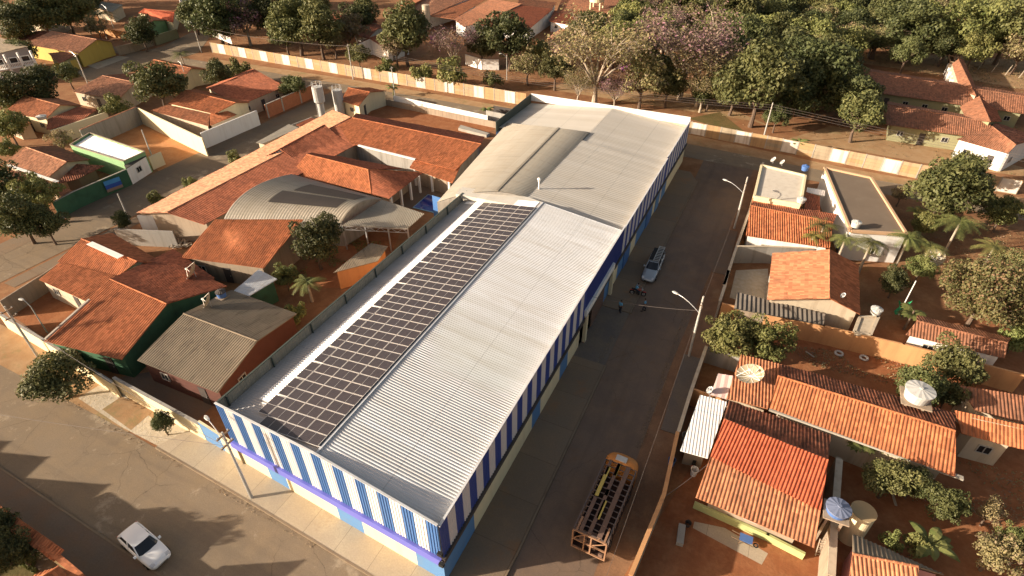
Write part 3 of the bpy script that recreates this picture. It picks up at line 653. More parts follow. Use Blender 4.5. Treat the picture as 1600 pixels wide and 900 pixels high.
g('house', 'brown fibre-cement roofed house beside the warehouse', D('f', 287, 490, 402, 533, 214, 563, 340, 614), 2.9, 4.3, FIBRO, M_plain('shaded_red_wall', (.1, .042, .032), .9, .2, 1.2), cat='house', pitch=.26, amp=.055, prof='sine', backmat=FIBRO)  # red walls darkened, shade of the roof overhang put into the colour
shed('house', 'square terracotta shed roof standing over a dark gap in the left block', D('f', 284, 402, 412, 419, 474, 343, 336, 343), [3.0, 3.0, 4.6, 4.6], T_ORANGE, RAW, win=2)
shed('shed', 'small pale corrugated awning beside the green yard wall', D('f', 357, 462, 382, 467, 433, 436, 404, 421), [2.7, 2.7, 2.9, 2.9], GALV, GREEN, cat='awning', pitch=.2, amp=.04, prof='trap', win=0)
shed('shed', 'small brown roofed shed with an orange wall against the warehouse lean-to', D('f', 521, 426, 590, 408, 606, 385, 580, 380, 556, 397), [2.6, 2.6, 2.9, 2.9, 2.8], FIBRO, ORW, cat='shed', pitch=.18, amp=.03, prof='sine', win=0)
# vaulted grey sports hall with its skylight
VH = thing('vaulted_shed', 'grey arched metal hall with dark skylight strips beside the school', 'hall', G((470, 330)))
an, cn_, bn = G((533, 349), 3.4), G((560, 318), 5.2), G((597, 311), 3.4)
af, cf_, bf = G((350, 342), 3.4), G((390, 296), 5.3), G((455, 272), 3.6)
mb = MB(); sk = MB(); K = 18
def vp(s, t):
    a = quadp(af, cf_, bf, t, .5).lerp(quadp(an, cn_, bn, t, .5), s); return a
for i in range(K):
    for j in range(40):
        s0, s1 = j / 40, (j + 1) / 40; t0, t1 = i / K, (i + 1) / K; sm = (s0 + s1) / 2; zu = Vector((0, 0, .07)); mb.face([vp(s0, t0), vp(sm, t0) + zu, vp(sm, t1) + zu, vp(s0, t1)]); mb.face([vp(sm, t0) + zu, vp(s1, t0), vp(s1, t1), vp(sm, t1) + zu])
mb.build('roof', GREYR, VH)
for (u0, u1, v0, v1) in ((.28, .88, .3, .56), (.36, .93, .6, .84)):
    sk = MB()
    for j in range(12):
        for i in range(4):
            s0, s1 = u0 + (u1 - u0) * j / 12, u0 + (u1 - u0) * (j + 1) / 12; t0, t1 = v0 + (v1 - v0) * i / 4, v0 + (v1 - v0) * (i + 1) / 4; z = Vector((0, 0, .09))
            sk.face([vp(s0, t0) + z, vp(s1, t0) + z, vp(s1, t1) + z, vp(s0, t1) + z])
    sk.build('skylight', SKYL, VH)
mb = MB(); P = [quadp(an, cn_, bn, i / 12, .5) for i in range(13)]; mb.face([(an.x, an.y, 0)] + P + [(bn.x, bn.y, 0)])
Q = [quadp(af, cf_, bf, i / 12, .5) for i in range(13)]; mb.face([(af.x, af.y, 0)] + Q + [(bf.x, bf.y, 0)])
mb.face([(an.x, an.y, 0), (af.x, af.y, 0), af, an]); mb.build('wall', GREYW, VH)
TS = thing('truss_canopy', 'grey flat canopy on an open steel truss beside the arched hall', 'canopy', G((600, 350)))
P = [G(p, z) for p, z in zip(D('f', 535, 352, 637, 357, 663, 334, 597, 312), [3.6, 3.6, 3.9, 3.9])]
mb = MB(); mb.corr(P, .22, .04, 'sine'); mb.build('roof', GREYR, TS)
a, b = P[0], P[1]; tr = MB()
for z in (-.12, -.62): tr.beam(a + Vector((0, 0, z)), b + Vector((0, 0, z)), .07)
for k in range(12):
    p, q = a.lerp(b, k / 12), a.lerp(b, (k + 1) / 12); tr.beam(p - Vector((0, 0, .12 if k % 2 else .62)), q - Vector((0, 0, .62 if k % 2 else .12)), .05)
tr.build('truss', STEEL, TS)
for k in (0, .35, .7, 1):
    mb = MB(); p = a.lerp(b, k); mb.box((p.x, p.y, 1.8), (.15, .15, 3.5)); mb.build('post', STEEL, TS)
# the school: long street wing, main wing, hipped wing
g('school_wing', 'long narrow school wing with a sunlit orange slope along the left street', D('f', 261, 332, 549, 183, 213, 333, 520, 172), 3.4, 4.5, T_SALMON, RAW, cat='school building', backmat=T_RED, zb=None, win=0)
wallrun('bright white end wall of the long school wing with two small vents', D('10', 862, 447, 1048, 445), 3.1, WHITE, .2)
K0, K1 = G((261, 332), 4.5), G((430, 244), 4.5)
P = [G(p, z) for p, z in zip(D('f', 318, 347, 362, 335, 400, 283, 460, 250, 438, 232, 262, 333), [2.9, 3, 3, 3, 4.5, 4.5])]
g('school_wing', 'short dark red tiled cross wing with a lit hip beside the courtyard', D('f', 437, 233, 507, 195, 405, 250, 435, 233, 468, 253, 540, 222), 3.6, 5.0, T_RED, WHITE, cat='school building', win=2)
g('school_main_building', 'large orange tiled school building facing the red dirt yard', D('f', 551, 184, 752, 225, 500, 212, 712, 266, 556, 177, 757, 214), 3.5, 5.2, T_ORANGE, GREYW, cat='school building', backmat=T_RED, win=0, ins=.9)
shed('school_veranda', 'orange tiled veranda roof reaching toward the swimming pool', D('f', 640, 262, 707, 286, 722, 254, 655, 238), [2.8, 2.8, 3.7, 3.7], T_ORANGE, RAW, cat='veranda', win=0, ins=2.0)
SVR = bpy.data.objects['school_veranda']
for t in (.1, .5, .9): q = G((640, 262), 2.8).lerp(G((707, 286), 2.8), t); mb = MB(); mb.box((q.x, q.y + .25, 1.35), (.28, .28, 2.7)); mb.build('column', WHITE, SVR)
b = MB(); b.beam(G((560, 227), 3.55), G((649, 249), 3.55), .3, .2); lonething(b, 'gutter_beam', WHITE, 'white gutter beam on the courtyard side of the main school roof', 'gutter', G((560, 228)))
K0, K1 = G((479, 241), 4.9), G((575, 265), 4.9); E = [G(p, 3.0) for p in D('f', 454, 272, 580, 303, 608, 310, 660, 270, 628, 263, 492, 237)]
house('school_hip_roof_building', 'orange hip roofed school building in front of the swimming pool', 'school building', [[E[0], E[1], K1, K0], ([E[2], E[3], K1, E[1]], T_RED), ([E[4], E[5], K0, K1], T_RED)], [E[0], E[2], E[3], E[5]], T_ORANGE, RAW, [(K0, K1), (K1, E[1]), (K1, E[3])], win=2, ins=2.4)
SHB = bpy.data.objects['school_hip_roof_building']
for t in (.08, .36, .64, .92): q = E[2].lerp(E[3], t); mb = MB(); mb.box((q.x - .25, q.y, 1.45), (.28, .28, 2.9)); mb.build('column', WHITE, SHB)
g('gatehouse', 'small orange tiled gatehouse with a cream wall beside the white cylinder towers', D('f', 544, 137, 578, 144, 533, 157, 560, 166, 577, 137, 604, 142), 2.9, 4.0, T_ORANGE, CREAM, win=2)
b = MB(); b.prism([(G(p, .5).x, G(p, .5).y) for p in D('f', 720, 195, 765, 208, 760, 211, 716, 200)], 0, .5); lonething(b, 'concrete_trough', CONC, 'long pale concrete trough on the red yard beside the tan hall', 'trough', G((740, 203)))
for p0, nm in (((407, 185), 'left one of the two white cylinder water towers beside the gatehouse, on a slim neck'), ((530, 175), None)):
    pass
def watertower(px, label, h, r, slim):
    P = G(px); T = thing('water_tower', label, 'water tower', P, 'white cylinder water towers at the school')
    mb = MB(); rr = r * .62 if slim else r; mb.lathe(P, [(rr, 0), (rr, h * .5), (r, h * .55), (r, h), (0, h)], 24); mb.build('tank', TANKW, T, smooth=False)
    rl = MB()
    for k in range(8):
        a = k * math.pi / 4; c = Vector((math.cos(a) * r * .9, math.sin(a) * r * .9, 0)); rl.beam(P + c + Vector((0, 0, h)), P + c + Vector((0, 0, h + .8)), .05)
        c2 = Vector((math.cos(a + math.pi / 4) * r * .9, math.sin(a + math.pi / 4) * r * .9, 0)); rl.beam(P + c + Vector((0, 0, h + .8)), P + c2 + Vector((0, 0, h + .8)), .04)
    rl.build('railing', STEEL, T)
    ld = MB(); q = P + Vector((.2, -r - .12, 0))
    for s in (-.2, .2): ld.beam(q + Vector((s, 0, .3)), q + Vector((s, 0, h + .6)), .04)
    for k in range(int(h / .4)): ld.beam(q + Vector((-.2, 0, .5 + k * .4)), q + Vector((.2, 0, .5 + k * .4)), .03)
    ld.build('ladder', STEEL, T)
watertower((505, 186), 'white water tower with a wide tank on a slim neck beside the school', 6.2, 1.0, True)
watertower((533, 180), 'plain white cylinder water tower, the right one of the pair at the school', 4.9, .95, False)
# swimming pool
P = [G(p) for p in D('11', 1075, 318, 980, 400, 1110, 432, 1180, 345)]; PT = thing('swimming_pool', 'deep blue swimming pool beside the left wall of the warehouse', 'pool', P[0])
mb = MB(); mb.prism([(p.x, p.y) for p in P], .02, .1); mb.build('pool_rim', M_plain('pool_rim', (.25, .45, .6), .5), PT)
c = sum(P, Vector()) / 4; mb = MB(); mb.prism([(c.x + (p.x - c.x) * .93, c.y + (p.y - c.y) * .93) for p in P], .05, .115); mb.build('water', M_plain('pool_water', (.015, .04, .24), .12, .05, spec=.6), PT)
a, b = G((675, 305), 4.6), G((705, 315), 4.6)
mb = MB(); d = (b - a); xs = [0, .45, .75, 1]
for i in range(3):
    p, q = a + d * xs[i], a + d * xs[i + 1]; mb.face([(p.x, p.y, 0), (q.x, q.y, 0), q, p], m=i % 2)
lonething(mb, 'clad_wall', [CLB, CLW], 'blue and white clad end wall standing over the swimming pool', 'wall', a)

# front boundary walls
wallrun('stained cream wall along the front street beside the warehouse corner', D('20', 710, 560, 1245, 850), 2.1, CREAM, .18, cap=GREYW)
wallrun('cream wall below the stained terracotta roof on the front street', D('20', 0, 165, 280, 330, 700, 590), 1.9, CREAM, .18, cap=GREYW)
wallrun('grey yard wall beside the left street below the white school gable', D('10', 715, 530, 1075, 545), 2.4, GREYW, .15)
wallrun('ochre end wall of the school wing above the rubble pile', D('10', 1050, 450, 1280, 490), 3.2, RAW, .2)
wallrun('dark wall behind the terracotta shed roof yard', D('f', 0, 470, 95, 410), 2.2, RAW, .15)
# lot across the left street: green wall with a mural
GW = wallrun('dark green street wall with a painted blue mural', D('10', 330, 365, 455, 300, 785, 160), 2.5, GREEN, .15, cap=CONC)
a, b = G((100 + 0 * 0 + 640 / 4 - 100, 225 + 235 / 4), 2.3), G((740 / 4, 225 + 200 / 4), 2.3); d = (b - a).normalized(); n = Vector((d.y, -d.x, 0)); 
if n.dot(-a) < 0: n = -n
mb = MB(); n = n * .12
for z0, z1, m in ((.55, 1.0, 2), (1.0, 1.6, 1), (1.6, 2.25, 0)): mb.face([(a.x + n.x, a.y + n.y, z0), (b.x + n.x, b.y + n.y, z0), (b.x + n.x, b.y + n.y, z1), (a.x + n.x, a.y + n.y, z1)], m=m)
mo = mb.build('mural', [M_plain('mural_sky', (.08, .3, .6), .7), M_plain('mural_sea', (.04, .1, .4), .7), M_plain('mural_sand', (.3, .2, .15), .7)], GW)
P = [G(p, 3.4) for p in D('10', 438, 5, 770, 108, 905, 48, 560, -70)]
mb = MB(); T = thing('green_building', 'light green flat building with a white metal roof on the left street', 'building', (P[1].x, P[1].y, 0))
walls_mb([p + Vector((0, 0, 0)) for p in P]).build('wall', GREENL, T); Q = inset(P, .35, -.25)
mb = MB(); mb.corr([Q[1], Q[2], Q[3], Q[0]], .3, .05, 'trap'); mb.build('roof', GALVW, T)
for i in range(4):
    mb = MB(); a, b = P[i], P[(i + 1) % 4]; mb.beam(a + Vector((0, 0, .04)), b + Vector((0, 0, .04)), .2, .08); mb.build('parapet', RAW, T)
P = [G(p, z) for p, z in zip(D('10', 785, 155, 915, 75, 895, 55, 765, 105), [2.7, 2.7, 3.0, 3.0])]
T = house('street_shop', 'small white front room with grey door on the left street corner', 'shop', [P], P, FIBRO_D, WHITE, win=3, ins=.15)
wallrun('yellowish patched wall end beside the small white front room', D('10', 930, 80, 1000, 50), 2.2, CREAM, .2)
g('house', 'terracotta gabled house behind the green mural wall', D('10', 165, 20, 418, 112, 30, 113, 308, 205, 350, 10, 565, 98), 3.0, 4.6, T_SALMON, BEIGE, backmat=T_BROWN)
b = MB(); b.beam(G((13, 258), 2.9), G((90, 284), 2.9), .5, .06); lonething(b, 'gutter_sheet', WHITE, 'white gutter sheet along the eave of the gabled house behind the mural wall', 'gutter', G((50, 270)))
shed('veranda', 'rough tiled veranda on posts inside the green mural wall', D('10', 350, 250, 480, 220, 655, 135, 480, 125), [2.5, 2.5, 2.6, 3.2], T_DARK, WOOD, cat='veranda', win=0, ins=1.8)
shed('house', 'low terracotta roof at the left edge behind the big street tree', D('f', 0, 262, 15, 285, 53, 277, 0, 259), [2.6, 2.6, 2.9, 3.2], T_BROWN, BEIGE, win=0)
shed('house', 'bright orange lean-to roof between the gabled house and the green wall', D('10', 300, 270, 390, 330, 455, 295, 370, 255), [2.2, 2.2, 2.5, 2.5], T_WARM, RAW, win=0)
# walled dirt lot and its neighbours
wallrun('tall grey block wall on the left of the empty dirt lot', D('00', 500, 812, 850, 668), 3.3, GREYW, .2, cap=T_BROWN)
wallrun('cream rendered wall along the back of the empty dirt lot', D('00', 850, 668, 1262, 862), 3.2, CREAM, .2)
wallrun('white street wall with a grey gate beside the brick wall', D('00', 1255, 830, 1600, 690), 2.8, WHITE, .2)
wallrun('half-built hollow brick wall with pale concrete columns on the side street', D('01', 55, 655, 385, 515), 2.6, BRICKR, .18, cap=CONC)
BW = [o for o in bpy.data.objects if o.get('label', '').startswith('half-built hollow brick')][0]
qa, qb = G(D('01', 55, 655)[0], 2.6), G(D('01', 385, 515)[0], 2.6); dd = (qb - qa).normalized()
for t in (0.01, .28, .62, .98): q = qa.lerp(qb, t); mb = MB(); mb.box((q.x, q.y, 1.33), (.32, .3, 2.66), math.atan2(dd.y, dd.x)); mb.build('pilaster', CONC, BW)
g('house', 'terracotta gabled house with cream gable and a tank at the far left', D('00', 150, 597, 375, 657, 25, 700, 285, 745, 300, 597, 520, 660), 3.0, 4.7, T_WARM, CREAM)
shed('house', 'low lit orange lean-to below the far left gabled house', D('00', 0, 755, 110, 800, 195, 768, 40, 708), [2.3, 2.3, 2.9, 2.9], T_WARM, BEIGE, win=0)
shed('house', 'long dark red lean-to roof right of the far left gabled house', D('00', 290, 810, 480, 770, 600, 690, 490, 665, 300, 745), [2.4, 2.4, 2.8, 3.2, 3.2], T_RED, RAW, win=0)
wallrun('lit cream wall behind the dark red lean-to roof', D('00', 320, 815, 660, 700), 2.6, CREAM, .25)
g('house', 'brown tiled house standing left of the round mango tree', D('00', 640, 472, 845, 515, 450, 572, 740, 625), 2.8, 4.4, T_SALMON, BEIGE, backmat=T_BROWN)
g('house', 'cream walled house half hidden behind the round mango tree', D('00', 960, 372, 1195, 427, 890, 430, 1145, 490, 1000, 372, 1305, 436), 3.0, 4.2, T_WARM, CREAM, backmat=T_ORANGE)
g('house', 'orange tiled house behind the empty dirt lot', D('00', 1150, 563, 1475, 643, 1050, 645, 1340, 712, 1230, 560, 1560, 640), 3.2, 4.5, T_ORANGE, CREAM)
shed('house', 'orange veranda roof stepping down to the empty dirt lot', D('00', 940, 690, 1305, 788, 1312, 712, 1050, 655), [2.5, 2.5, 3.1, 3.1], T_WARM, BEIGE, win=0)
shed('house', 'small orange hip roof corner beside the white street wall', D('00', 1312, 786, 1480, 716, 1395, 682, 1312, 712), [2.5, 2.5, 3.3, 3.1], T_ORANGE, BEIGE, win=0)
g('house', 'dark red tiled house with a sunlit left edge beside the brick wall', D('00', 1310, 556, 1595, 435, 1290, 548, 1570, 430, 1490, 660, 1780, 540), 2.9, 4.4, T_RED, BEIGE)
# upper left
g('house', 'yellow walled house with a wide tiled roof on the upper left corner', D('00', 320, 195, 605, 247, 150, 275, 490, 333, 420, 205, 705, 260), 3.3, 5.0, T_SALMON, YELLOW, backmat=T_BROWN, win=0)
shed('house', 'dark tiled lean-to left of the yellow walled house', D('00', 60, 245, 150, 270, 320, 196, 240, 192), [3, 3, 4.2, 4.2], T_DARK, BEIGE, win=0)
shed('house', 'low tiled porch in front of the yellow walled house', D('00', 370, 395, 500, 335, 470, 318, 300, 332), [2.6, 2.9, 3.1, 3.1], T_BROWN, OLIVE, win=0)
P = [G(p, z) for p, z in zip(D('00', -60, 345, 175, 290, 0, 235, -200, 260), [6.2, 6.2, 6.4, 6.4])]
T = house('two_storey_house', 'two storey house with white balustrade balconies at the left edge', 'house', [P], P, FIBRO, M_plain('taupe_wall', (.42, .34, .3), .7, .1), win=0, ins=.3)
a, b = G(D('00', -20, 440)[0], 3.2), G(D('00', 230, 400)[0], 3.2); d = (b - a).normalized(); n = Vector((d.y, -d.x, 0))
mb = MB(); mb.beam(a, b, 1.2, .15); mb.build('balcony_slab', WHITE, T)
mb = MB(); mb.beam(a + n * .5 + Vector((0, 0, 1)), b + n * .5 + Vector((0, 0, 1)), .12, .12)
L = (b - a).length
for k in range(int(L / .3)): q = a + d * k * .3 + n * .5; mb.beam(q, q + Vector((0, 0, 1)), .09)
mb.build('balustrade', WHITE, T)
for t in (.15, .5, .8):
    w = MB(); q = a.lerp(b, t) - n * .55 + Vector((0, 0, 1.3)); w.box(q, (1.6, .15, 1.4), math.atan2(d.y, d.x)); wo = w.build('window', WHITE, T); w = MB(); w.box(q + n * .05, (1.3, .12, 1.1), math.atan2(d.y, d.x)); w.build('pane', GLASS, wo)
for t in (.02, .33, .66, .98):
    mb = MB(); q = a.lerp(b, t) + n * .5; mb.box((q.x, q.y, 3.1), (.35, .35, 6.2)); mb.build('column', WHITE, T)
wallrun('ochre street wall under the balcony house', D('00', 330, 400, 480, 370), 2.2, YELLOW, .2)
g('house', 'orange tiled cottage with a pale green wall on the upper street', D('00', 838, 103, 962, 127, 760, 162, 895, 180), 3.0, 4.3, T_WARM, GREENL)
g('house', 'red tiled long roof beside the white billboard', D('00', 900, 55, 1090, 78, 865, 80, 1082, 140), 3.0, 4.2, T_NEW, CREAM, backmat=T_ORANGE)
wallrun('pale green street wall on the upper left street', D('00', 960, 225, 1100, 180), 2.4, OLIVE, .2)
wallrun('brown brick street wall beside the yellow walled house', D('00', 725, 290, 820, 270, 960, 225), 2.2, RAW, .2)
wallrun('grey rear yard wall behind the upper street palms', D('00', 600, 170, 800, 200), 2.0, ORW, .2)
shed('house', 'grey metal roof among the trees at the top left', D('00', 580, 45, 700, 75, 770, 30, 640, 10), [3, 3, 3.4, 3.4], GREYR, BEIGE, win=0, prof='trap')
g('house', 'dark tiled house under the banana plants at the top left edge', D('00', 200, 110, 280, 118, 150, 140, 240, 150), 2.8, 4, T_RED, BEIGE, win=0)
shed('car_shelter', 'dark fibre-cement shelter in the upper left yard', D('00', 280, 190, 420, 205, 470, 165, 330, 155), [2.6, 2.6, 2.8, 2.8], FIBRO_D, RAW, cat='shelter', win=0, ins=1.0)
BB = thing('billboard', 'tall white billboard panel at the top of the upper street', 'billboard', G(D('00', 1150, 110)[0]))
a, b = G(D('00', 1120, 0)[0], 6), G(D('00', 1205, -20)[0], 6)
mb = MB(); mb.beam((a.x, a.y, 4.2), (b.x, b.y, 4.2), .15, 3.6); mb.build('panel', WHITE, BB)
for q in (a, b):
    mb = MB(); mb.box((q.x, q.y, 1.3), (.2, .2, 2.6)); mb.build('post', STEEL, BB)

# long precast wall of the wooded school ground
def precast(label, pts, h, nmod, seed):
    P = [G(p, h) for p in pts]; T = thing('precast_wall', label, 'wall', (P[0].x, P[0].y, 0)); rr = random.Random(seed); body = MB(); posts = MB()
    for a, b in zip(P, P[1:]):
        L = (b - a).length; d = (b - a) / L; n = int(L / 2.35); st = L / n
        for k in range(n):
            p, q = a + d * k * st, a + d * (k + 1) * st
            for r in range(4):
                z0, z1 = h * r / 4, h * (r + 1) / 4 - .02
                body.beam((p.x, p.y, (z0 + z1) / 2), (q.x, q.y, (z0 + z1) / 2), .07, z1 - z0, m=(k * 7 + int(rr.random() * 1.4)) % 3)
            posts.box((p.x, p.y, h / 2), (.16, .16, h + .06), math.atan2(d.y, d.x))
            if k % 3 == 1:
                w = MB(); n2 = Vector((d.y, -d.x, 0)) * .06; w.face([(p.x + n2.x + d.x * .1, p.y + n2.y + d.y * .1, .12), (q.x + n2.x - d.x * .1, q.y + n2.y - d.y * .1, .12), (q.x + n2.x - d.x * .1, q.y + n2.y - d.y * .1, h - .1), (p.x + n2.x + d.x * .1, p.y + n2.y + d.y * .1, h - .1)]); w.build('painted_panel', M_plain('whitewash', (.66, .6, .52), .85, .08, .8, dirt=(.34, .22, .13), dirt_amt=.8, streak=True), T)
    body.build('wall_panels', [M_plain('precast_tan', (.42, .3, .18), .9, .15, .5, dirt=(.2, .14, .09), dirt_amt=.7, streak=True), M_plain('precast_grey', (.36, .29, .2), .9, .2, .5, dirt=(.16, .12, .08), dirt_amt=.8, streak=True), M_plain('precast_ochre', (.44, .28, .14), .9, .2, .5, dirt=(.2, .14, .09), dirt_amt=.7, streak=True)], T); posts.build('posts', CONC, T)
    return T
precast('long precast wall with whitewashed panels along the upper street', D('f', 328, 66, 552, 103, 822, 146), 2.5, 3, 1)
precast('precast wall with whitewashed panels behind the far end of the side street', D('f', 1060, 186, 1200, 212, 1440, 257, 1600, 282), 2.3, 3, 2)
b = MB(); a, c = G((330, 50), 3.6), G((361, 62), 3.6); b.beam((a.x, a.y, 3.3), (c.x, c.y, 3.3), .1, 1.5); bo = lonething(b, 'banner', WHITE, 'plain white banner above the start of the precast wall', 'banner', (a.x, a.y, 0))
def text3d(txt, name, loc, d, size, mat, parent, off=.07, label=None):
    cu = bpy.data.curves.new(name, 'FONT'); cu.body = txt; cu.size = size; cu.extrude = .01; cu.align_x = 'CENTER'; cu.align_y = 'CENTER'
    tmp = bpy.data.objects.new('t', cu); C.objects.link(tmp); dg = bpy.context.evaluated_depsgraph_get(); me = bpy.data.meshes.new_from_object(tmp.evaluated_get(dg))
    bpy.data.objects.remove(tmp); me.materials.clear(); me.materials.append(mat); o = bpy.data.objects.new(name, me); C.objects.link(o); o.parent = parent
    base = Vector(parent['_o']) if '_o' in parent else parent.location
    n = Vector((d.y, -d.x, 0)); o.location = Vector(loc) + n * off - base
    o.rotation_euler = (math.pi / 2, 0, math.atan2(d.y, d.x)); return o
wallrun('white school wall along the upper street behind the dirt yard', D('01', 860, 598, 1040, 635, 1300, 690, 1445, 722), 1.9, WHITE, .18)
wallrun('low brown ledge wall bounding the school dirt yard', D('01', 740, 606, 1530, 768), 1.2, RAW, .15)
wallrun('grey panel fence beside the rear warehouse corner', D('01', 1440, 690, 1560, 715), 2.2, GREYW, .12, name='fence', cat='fence')
wallrun('dark slatted gate behind the rear warehouse corner', D('01', 1485, 660, 1600, 680), 1.8, IRON, .08, name='gate', cat='gate')
wallrun('grey curb wall beside the water towers', D('f', 400, 237, 455, 195, 487, 183), 1.8, GREYW, .2)
shed('house', 'flat grey roofed annex in front of the school street wing', D('01', 0, 890, 40, 900, 270, 800, 205, 775), [2.8, 2.8, 2.8, 2.8], GREYR, BEIGE, win=0, amp=.01)
shed('house', 'small dark red roof beside the slim white water tower', D('01', 250, 780, 300, 800, 400, 765, 345, 735), [2.6, 2.6, 3, 3], T_RED, BEIGE, win=0)
# buildings at the top centre
def U(label, *a, **k): return g('school_pavilion', label, *a, cat='school building', **k)
def V_(label, *pl, **k):
    pol = [([G(p, z) for p, z in zip(D('f', *q), zs)], m) for q, zs, m in pl]; P = pol[0][0]
    return house('school_pavilion', label, 'school building', pol, P, T_BROWN, WHITE, **k)
V_('long tiled pavilion at the very top, left of the round cistern', ((609, 23, 662, 29, 745, -8, 676, -8), (3.2, 3.2, 5.2, 5.2), T_SALMON), ((600, 20, 609, 23, 676, -8, 668, -10), (4.4, 5.2, 5.2, 4.4), T_WARM), win=2, ins=.8)
V_('wide tiled pavilion at the top with a long sunlit strip', ((725, 42, 762, 32, 815, 6, 768, -2, 709, 30), (3.2, 3.2, 4.8, 5.2, 4.0), T_BROWN), ((665, 24, 709, 30, 764, -4, 745, -8), (3.2, 4.0, 5.2, 4.4), T_WARM), win=2, ins=.8)
V_('lower red tiled pavilion left of the square water tower', ((748, 38, 825, 47, 864, 14, 806, 7), (3.0, 3.0, 4.4, 4.4), T_RED), win=2, ins=.8)
V_('small raised tiled roof behind the lower red pavilion', ((806, 14, 856, 22, 870, 4, 812, -4), (3.8, 3.8, 5.0, 5.0), T_BROWN), win=0, ins=.6)
V_('pavilion with a large brown tiled slope behind the square water tower', ((868, 22, 962, 34, 1000, -14, 884, -16), (3.2, 3.2, 5.6, 5.6), T_BROWN), win=3, ins=.8)
V_('low tiled annex below the large brown slope', ((858, 33, 896, 40, 906, 24, 866, 16), (2.8, 2.8, 3.4, 3.4), T_RED), win=1, ins=.6)
g('house', 'white walled shed with round vents among the trees by the precast wall', D('01', 705, 238, 850, 190, 602, 284, 745, 235, 825, 312, 960, 262), 3.0, 4.2, T_RED, WHITE, win=2)
g('house', 'grey roofed outbuilding behind the white walled shed', D('01', 600, 150, 760, 180, 620, 220, 700, 240), 2.8, 3.8, T_DARK, GREYW, win=1)
g('house', 'dark tiled roof among the left trees at the top', D('01', 470, 100, 720, 90, 500, 150, 760, 140), 3, 4.4, T_RED, RAW, win=0)
wallrun('bright white wall of the playground behind the small trees', D('01', 1310, 340, 1410, 370, 1515, 372), 2.4, WHITE, .2)
shed('house', 'small brown tiled roof left of the bare tree', D('02', 215, 245, 330, 240, 400, 185, 300, 180), [2.8, 2.8, 3.6, 3.6], T_SALMON, CREAM, win=1)
# square water tower on legs
P = G((930, 36)); WTW = thing('square_water_tower', 'tall cream water tower on four legs in front of a brown tiled roof', 'water tower', P)
for sx in (-1, 1):
    for sy in (-1, 1):
        mb = MB(); mb.box(P + Vector((sx * 1.5, sy * 1.5, 3)), (.35, .35, 6)); mb.build('leg', CREAM, WTW)
mb = MB(); mb.lathe(P, [(2.2, 6), (2.2, 10), (0, 10.3)], 20); mb.lathe(P, [(0, 6), (2.2, 6)], 20); mb.build('tank', CREAM, WTW)
wallrun('white low wall below the square water tower', D('02', 405, 105, 500, 128, 610, 135), 2.0, WHITE, .2)
P = G((668, 45)); mb = MB(); mb.lathe(P, [(1.1, 0), (1.1, 6.5), (0, 6.6)], 20); lonething(mb, 'cistern_tower', [BEIGE], 'beige round cistern tower between dark trees left of the pavilions', 'cistern', P)

# ---------------------------------------------------------------- school on the upper right
def sch(label, *a, **k): return g('school_wing', label, *a, cat='school building', **k)
sch('long brown tiled school wing nearest the precast wall on the right', D('03', 745, 652, 1390, 765, 735, 778, 1400, 872, 748, 634, 1395, 745), 3.0, 4.4, T_BROWN, OLIVE, win=6, ins=1.4)
sch('second long brown tiled school wing behind the coloured courtyard', D('03', 520, 430, 1640, 610, 540, 560, 1640, 715, 522, 412, 1640, 590), 3.0, 4.4, T_BROWN, OLIVE, backmat=T_BROWN, win=8, ins=1.4)
sch('brown tiled cross wing running toward the unfinished roof frame', D('03', 1190, 370, 1300, 600, 1150, 400, 1200, 560, 1220, 370, 1310, 570), 3.4, 4.4, T_BROWN, BEIGE, backmat=T_BROWN, win=0)
sch('short tiled link roof with a ridge between the two long wings', D('03', 1320, 602, 1390, 760, 1200, 665, 1240, 745, 1430, 690, 1460, 760), 3.6, 5.0, T_BROWN, OLIVE, backmat=T_DARK, win=0)
K0, K1 = G((1546, 190), 5.2), G((1560, 205), 5.2); E = [G(p, 3.2) for p in D('03', 1185, 890, 1600, 1000, 1700, 900, 1180, 840)]
sch('hip roofed corner pavilion with white walls behind the big tree', D('03', 1400, 790, 1550, 905, 1180, 870, 1500, 960, 1420, 765, 1700, 860), 3.2, 5.0, T_BROWN, WHITE, backmat=T_DARK, win=3)
for k in range(3):
    pass
for k in range(5):
    mb = MB(); p = G(D('03', 1150 + k * 4, 400 + k * 24)[0], 2.6); mb.box((p.x, p.y, 1.3), (1.6, .35, 2.6), .2); lonething(mb, 'white_pillar', [WHITE], 'white pillar beside the brown cross wing of the right school', 'pillar', (p.x, p.y, 0), 'white pillars of the right school cross wing')
FR = thing('roof_frame', 'unfinished timber roof frame at the end of the brown cross wing', 'roof frame', G((1488, 85)))
a, b, c, d_ = [G(p, 3.4) for p in D('03', 1120, 310, 1180, 320, 1215, 400, 1140, 385)]; mb = MB()
for p, q in ((a, b), (b, c), (c, d_), (d_, a), (a.lerp(d_, .5), b.lerp(c, .5)), (a.lerp(b, .5), d_.lerp(c, .5))): mb.beam(p, q, .2)
for p in (a, b, c, d_): mb.beam((p.x, p.y, 0), p, .2)
mb.build('timbers', WOOD, FR)
for k in range(5):
    p = G(D('03', 1310 + k * 85, 435 + k * 18)[0]); mb = MB(); mb.beam(p, p + Vector((.6, .3, 2.3)), .14); lonething(mb, 'fence_post', [BARKP], ('first', 'second', 'third', 'fourth', 'fifth')[k] + ' leaning fence post from the roof frame in the dry field', 'fence post', p, 'pale posts in the dry field')
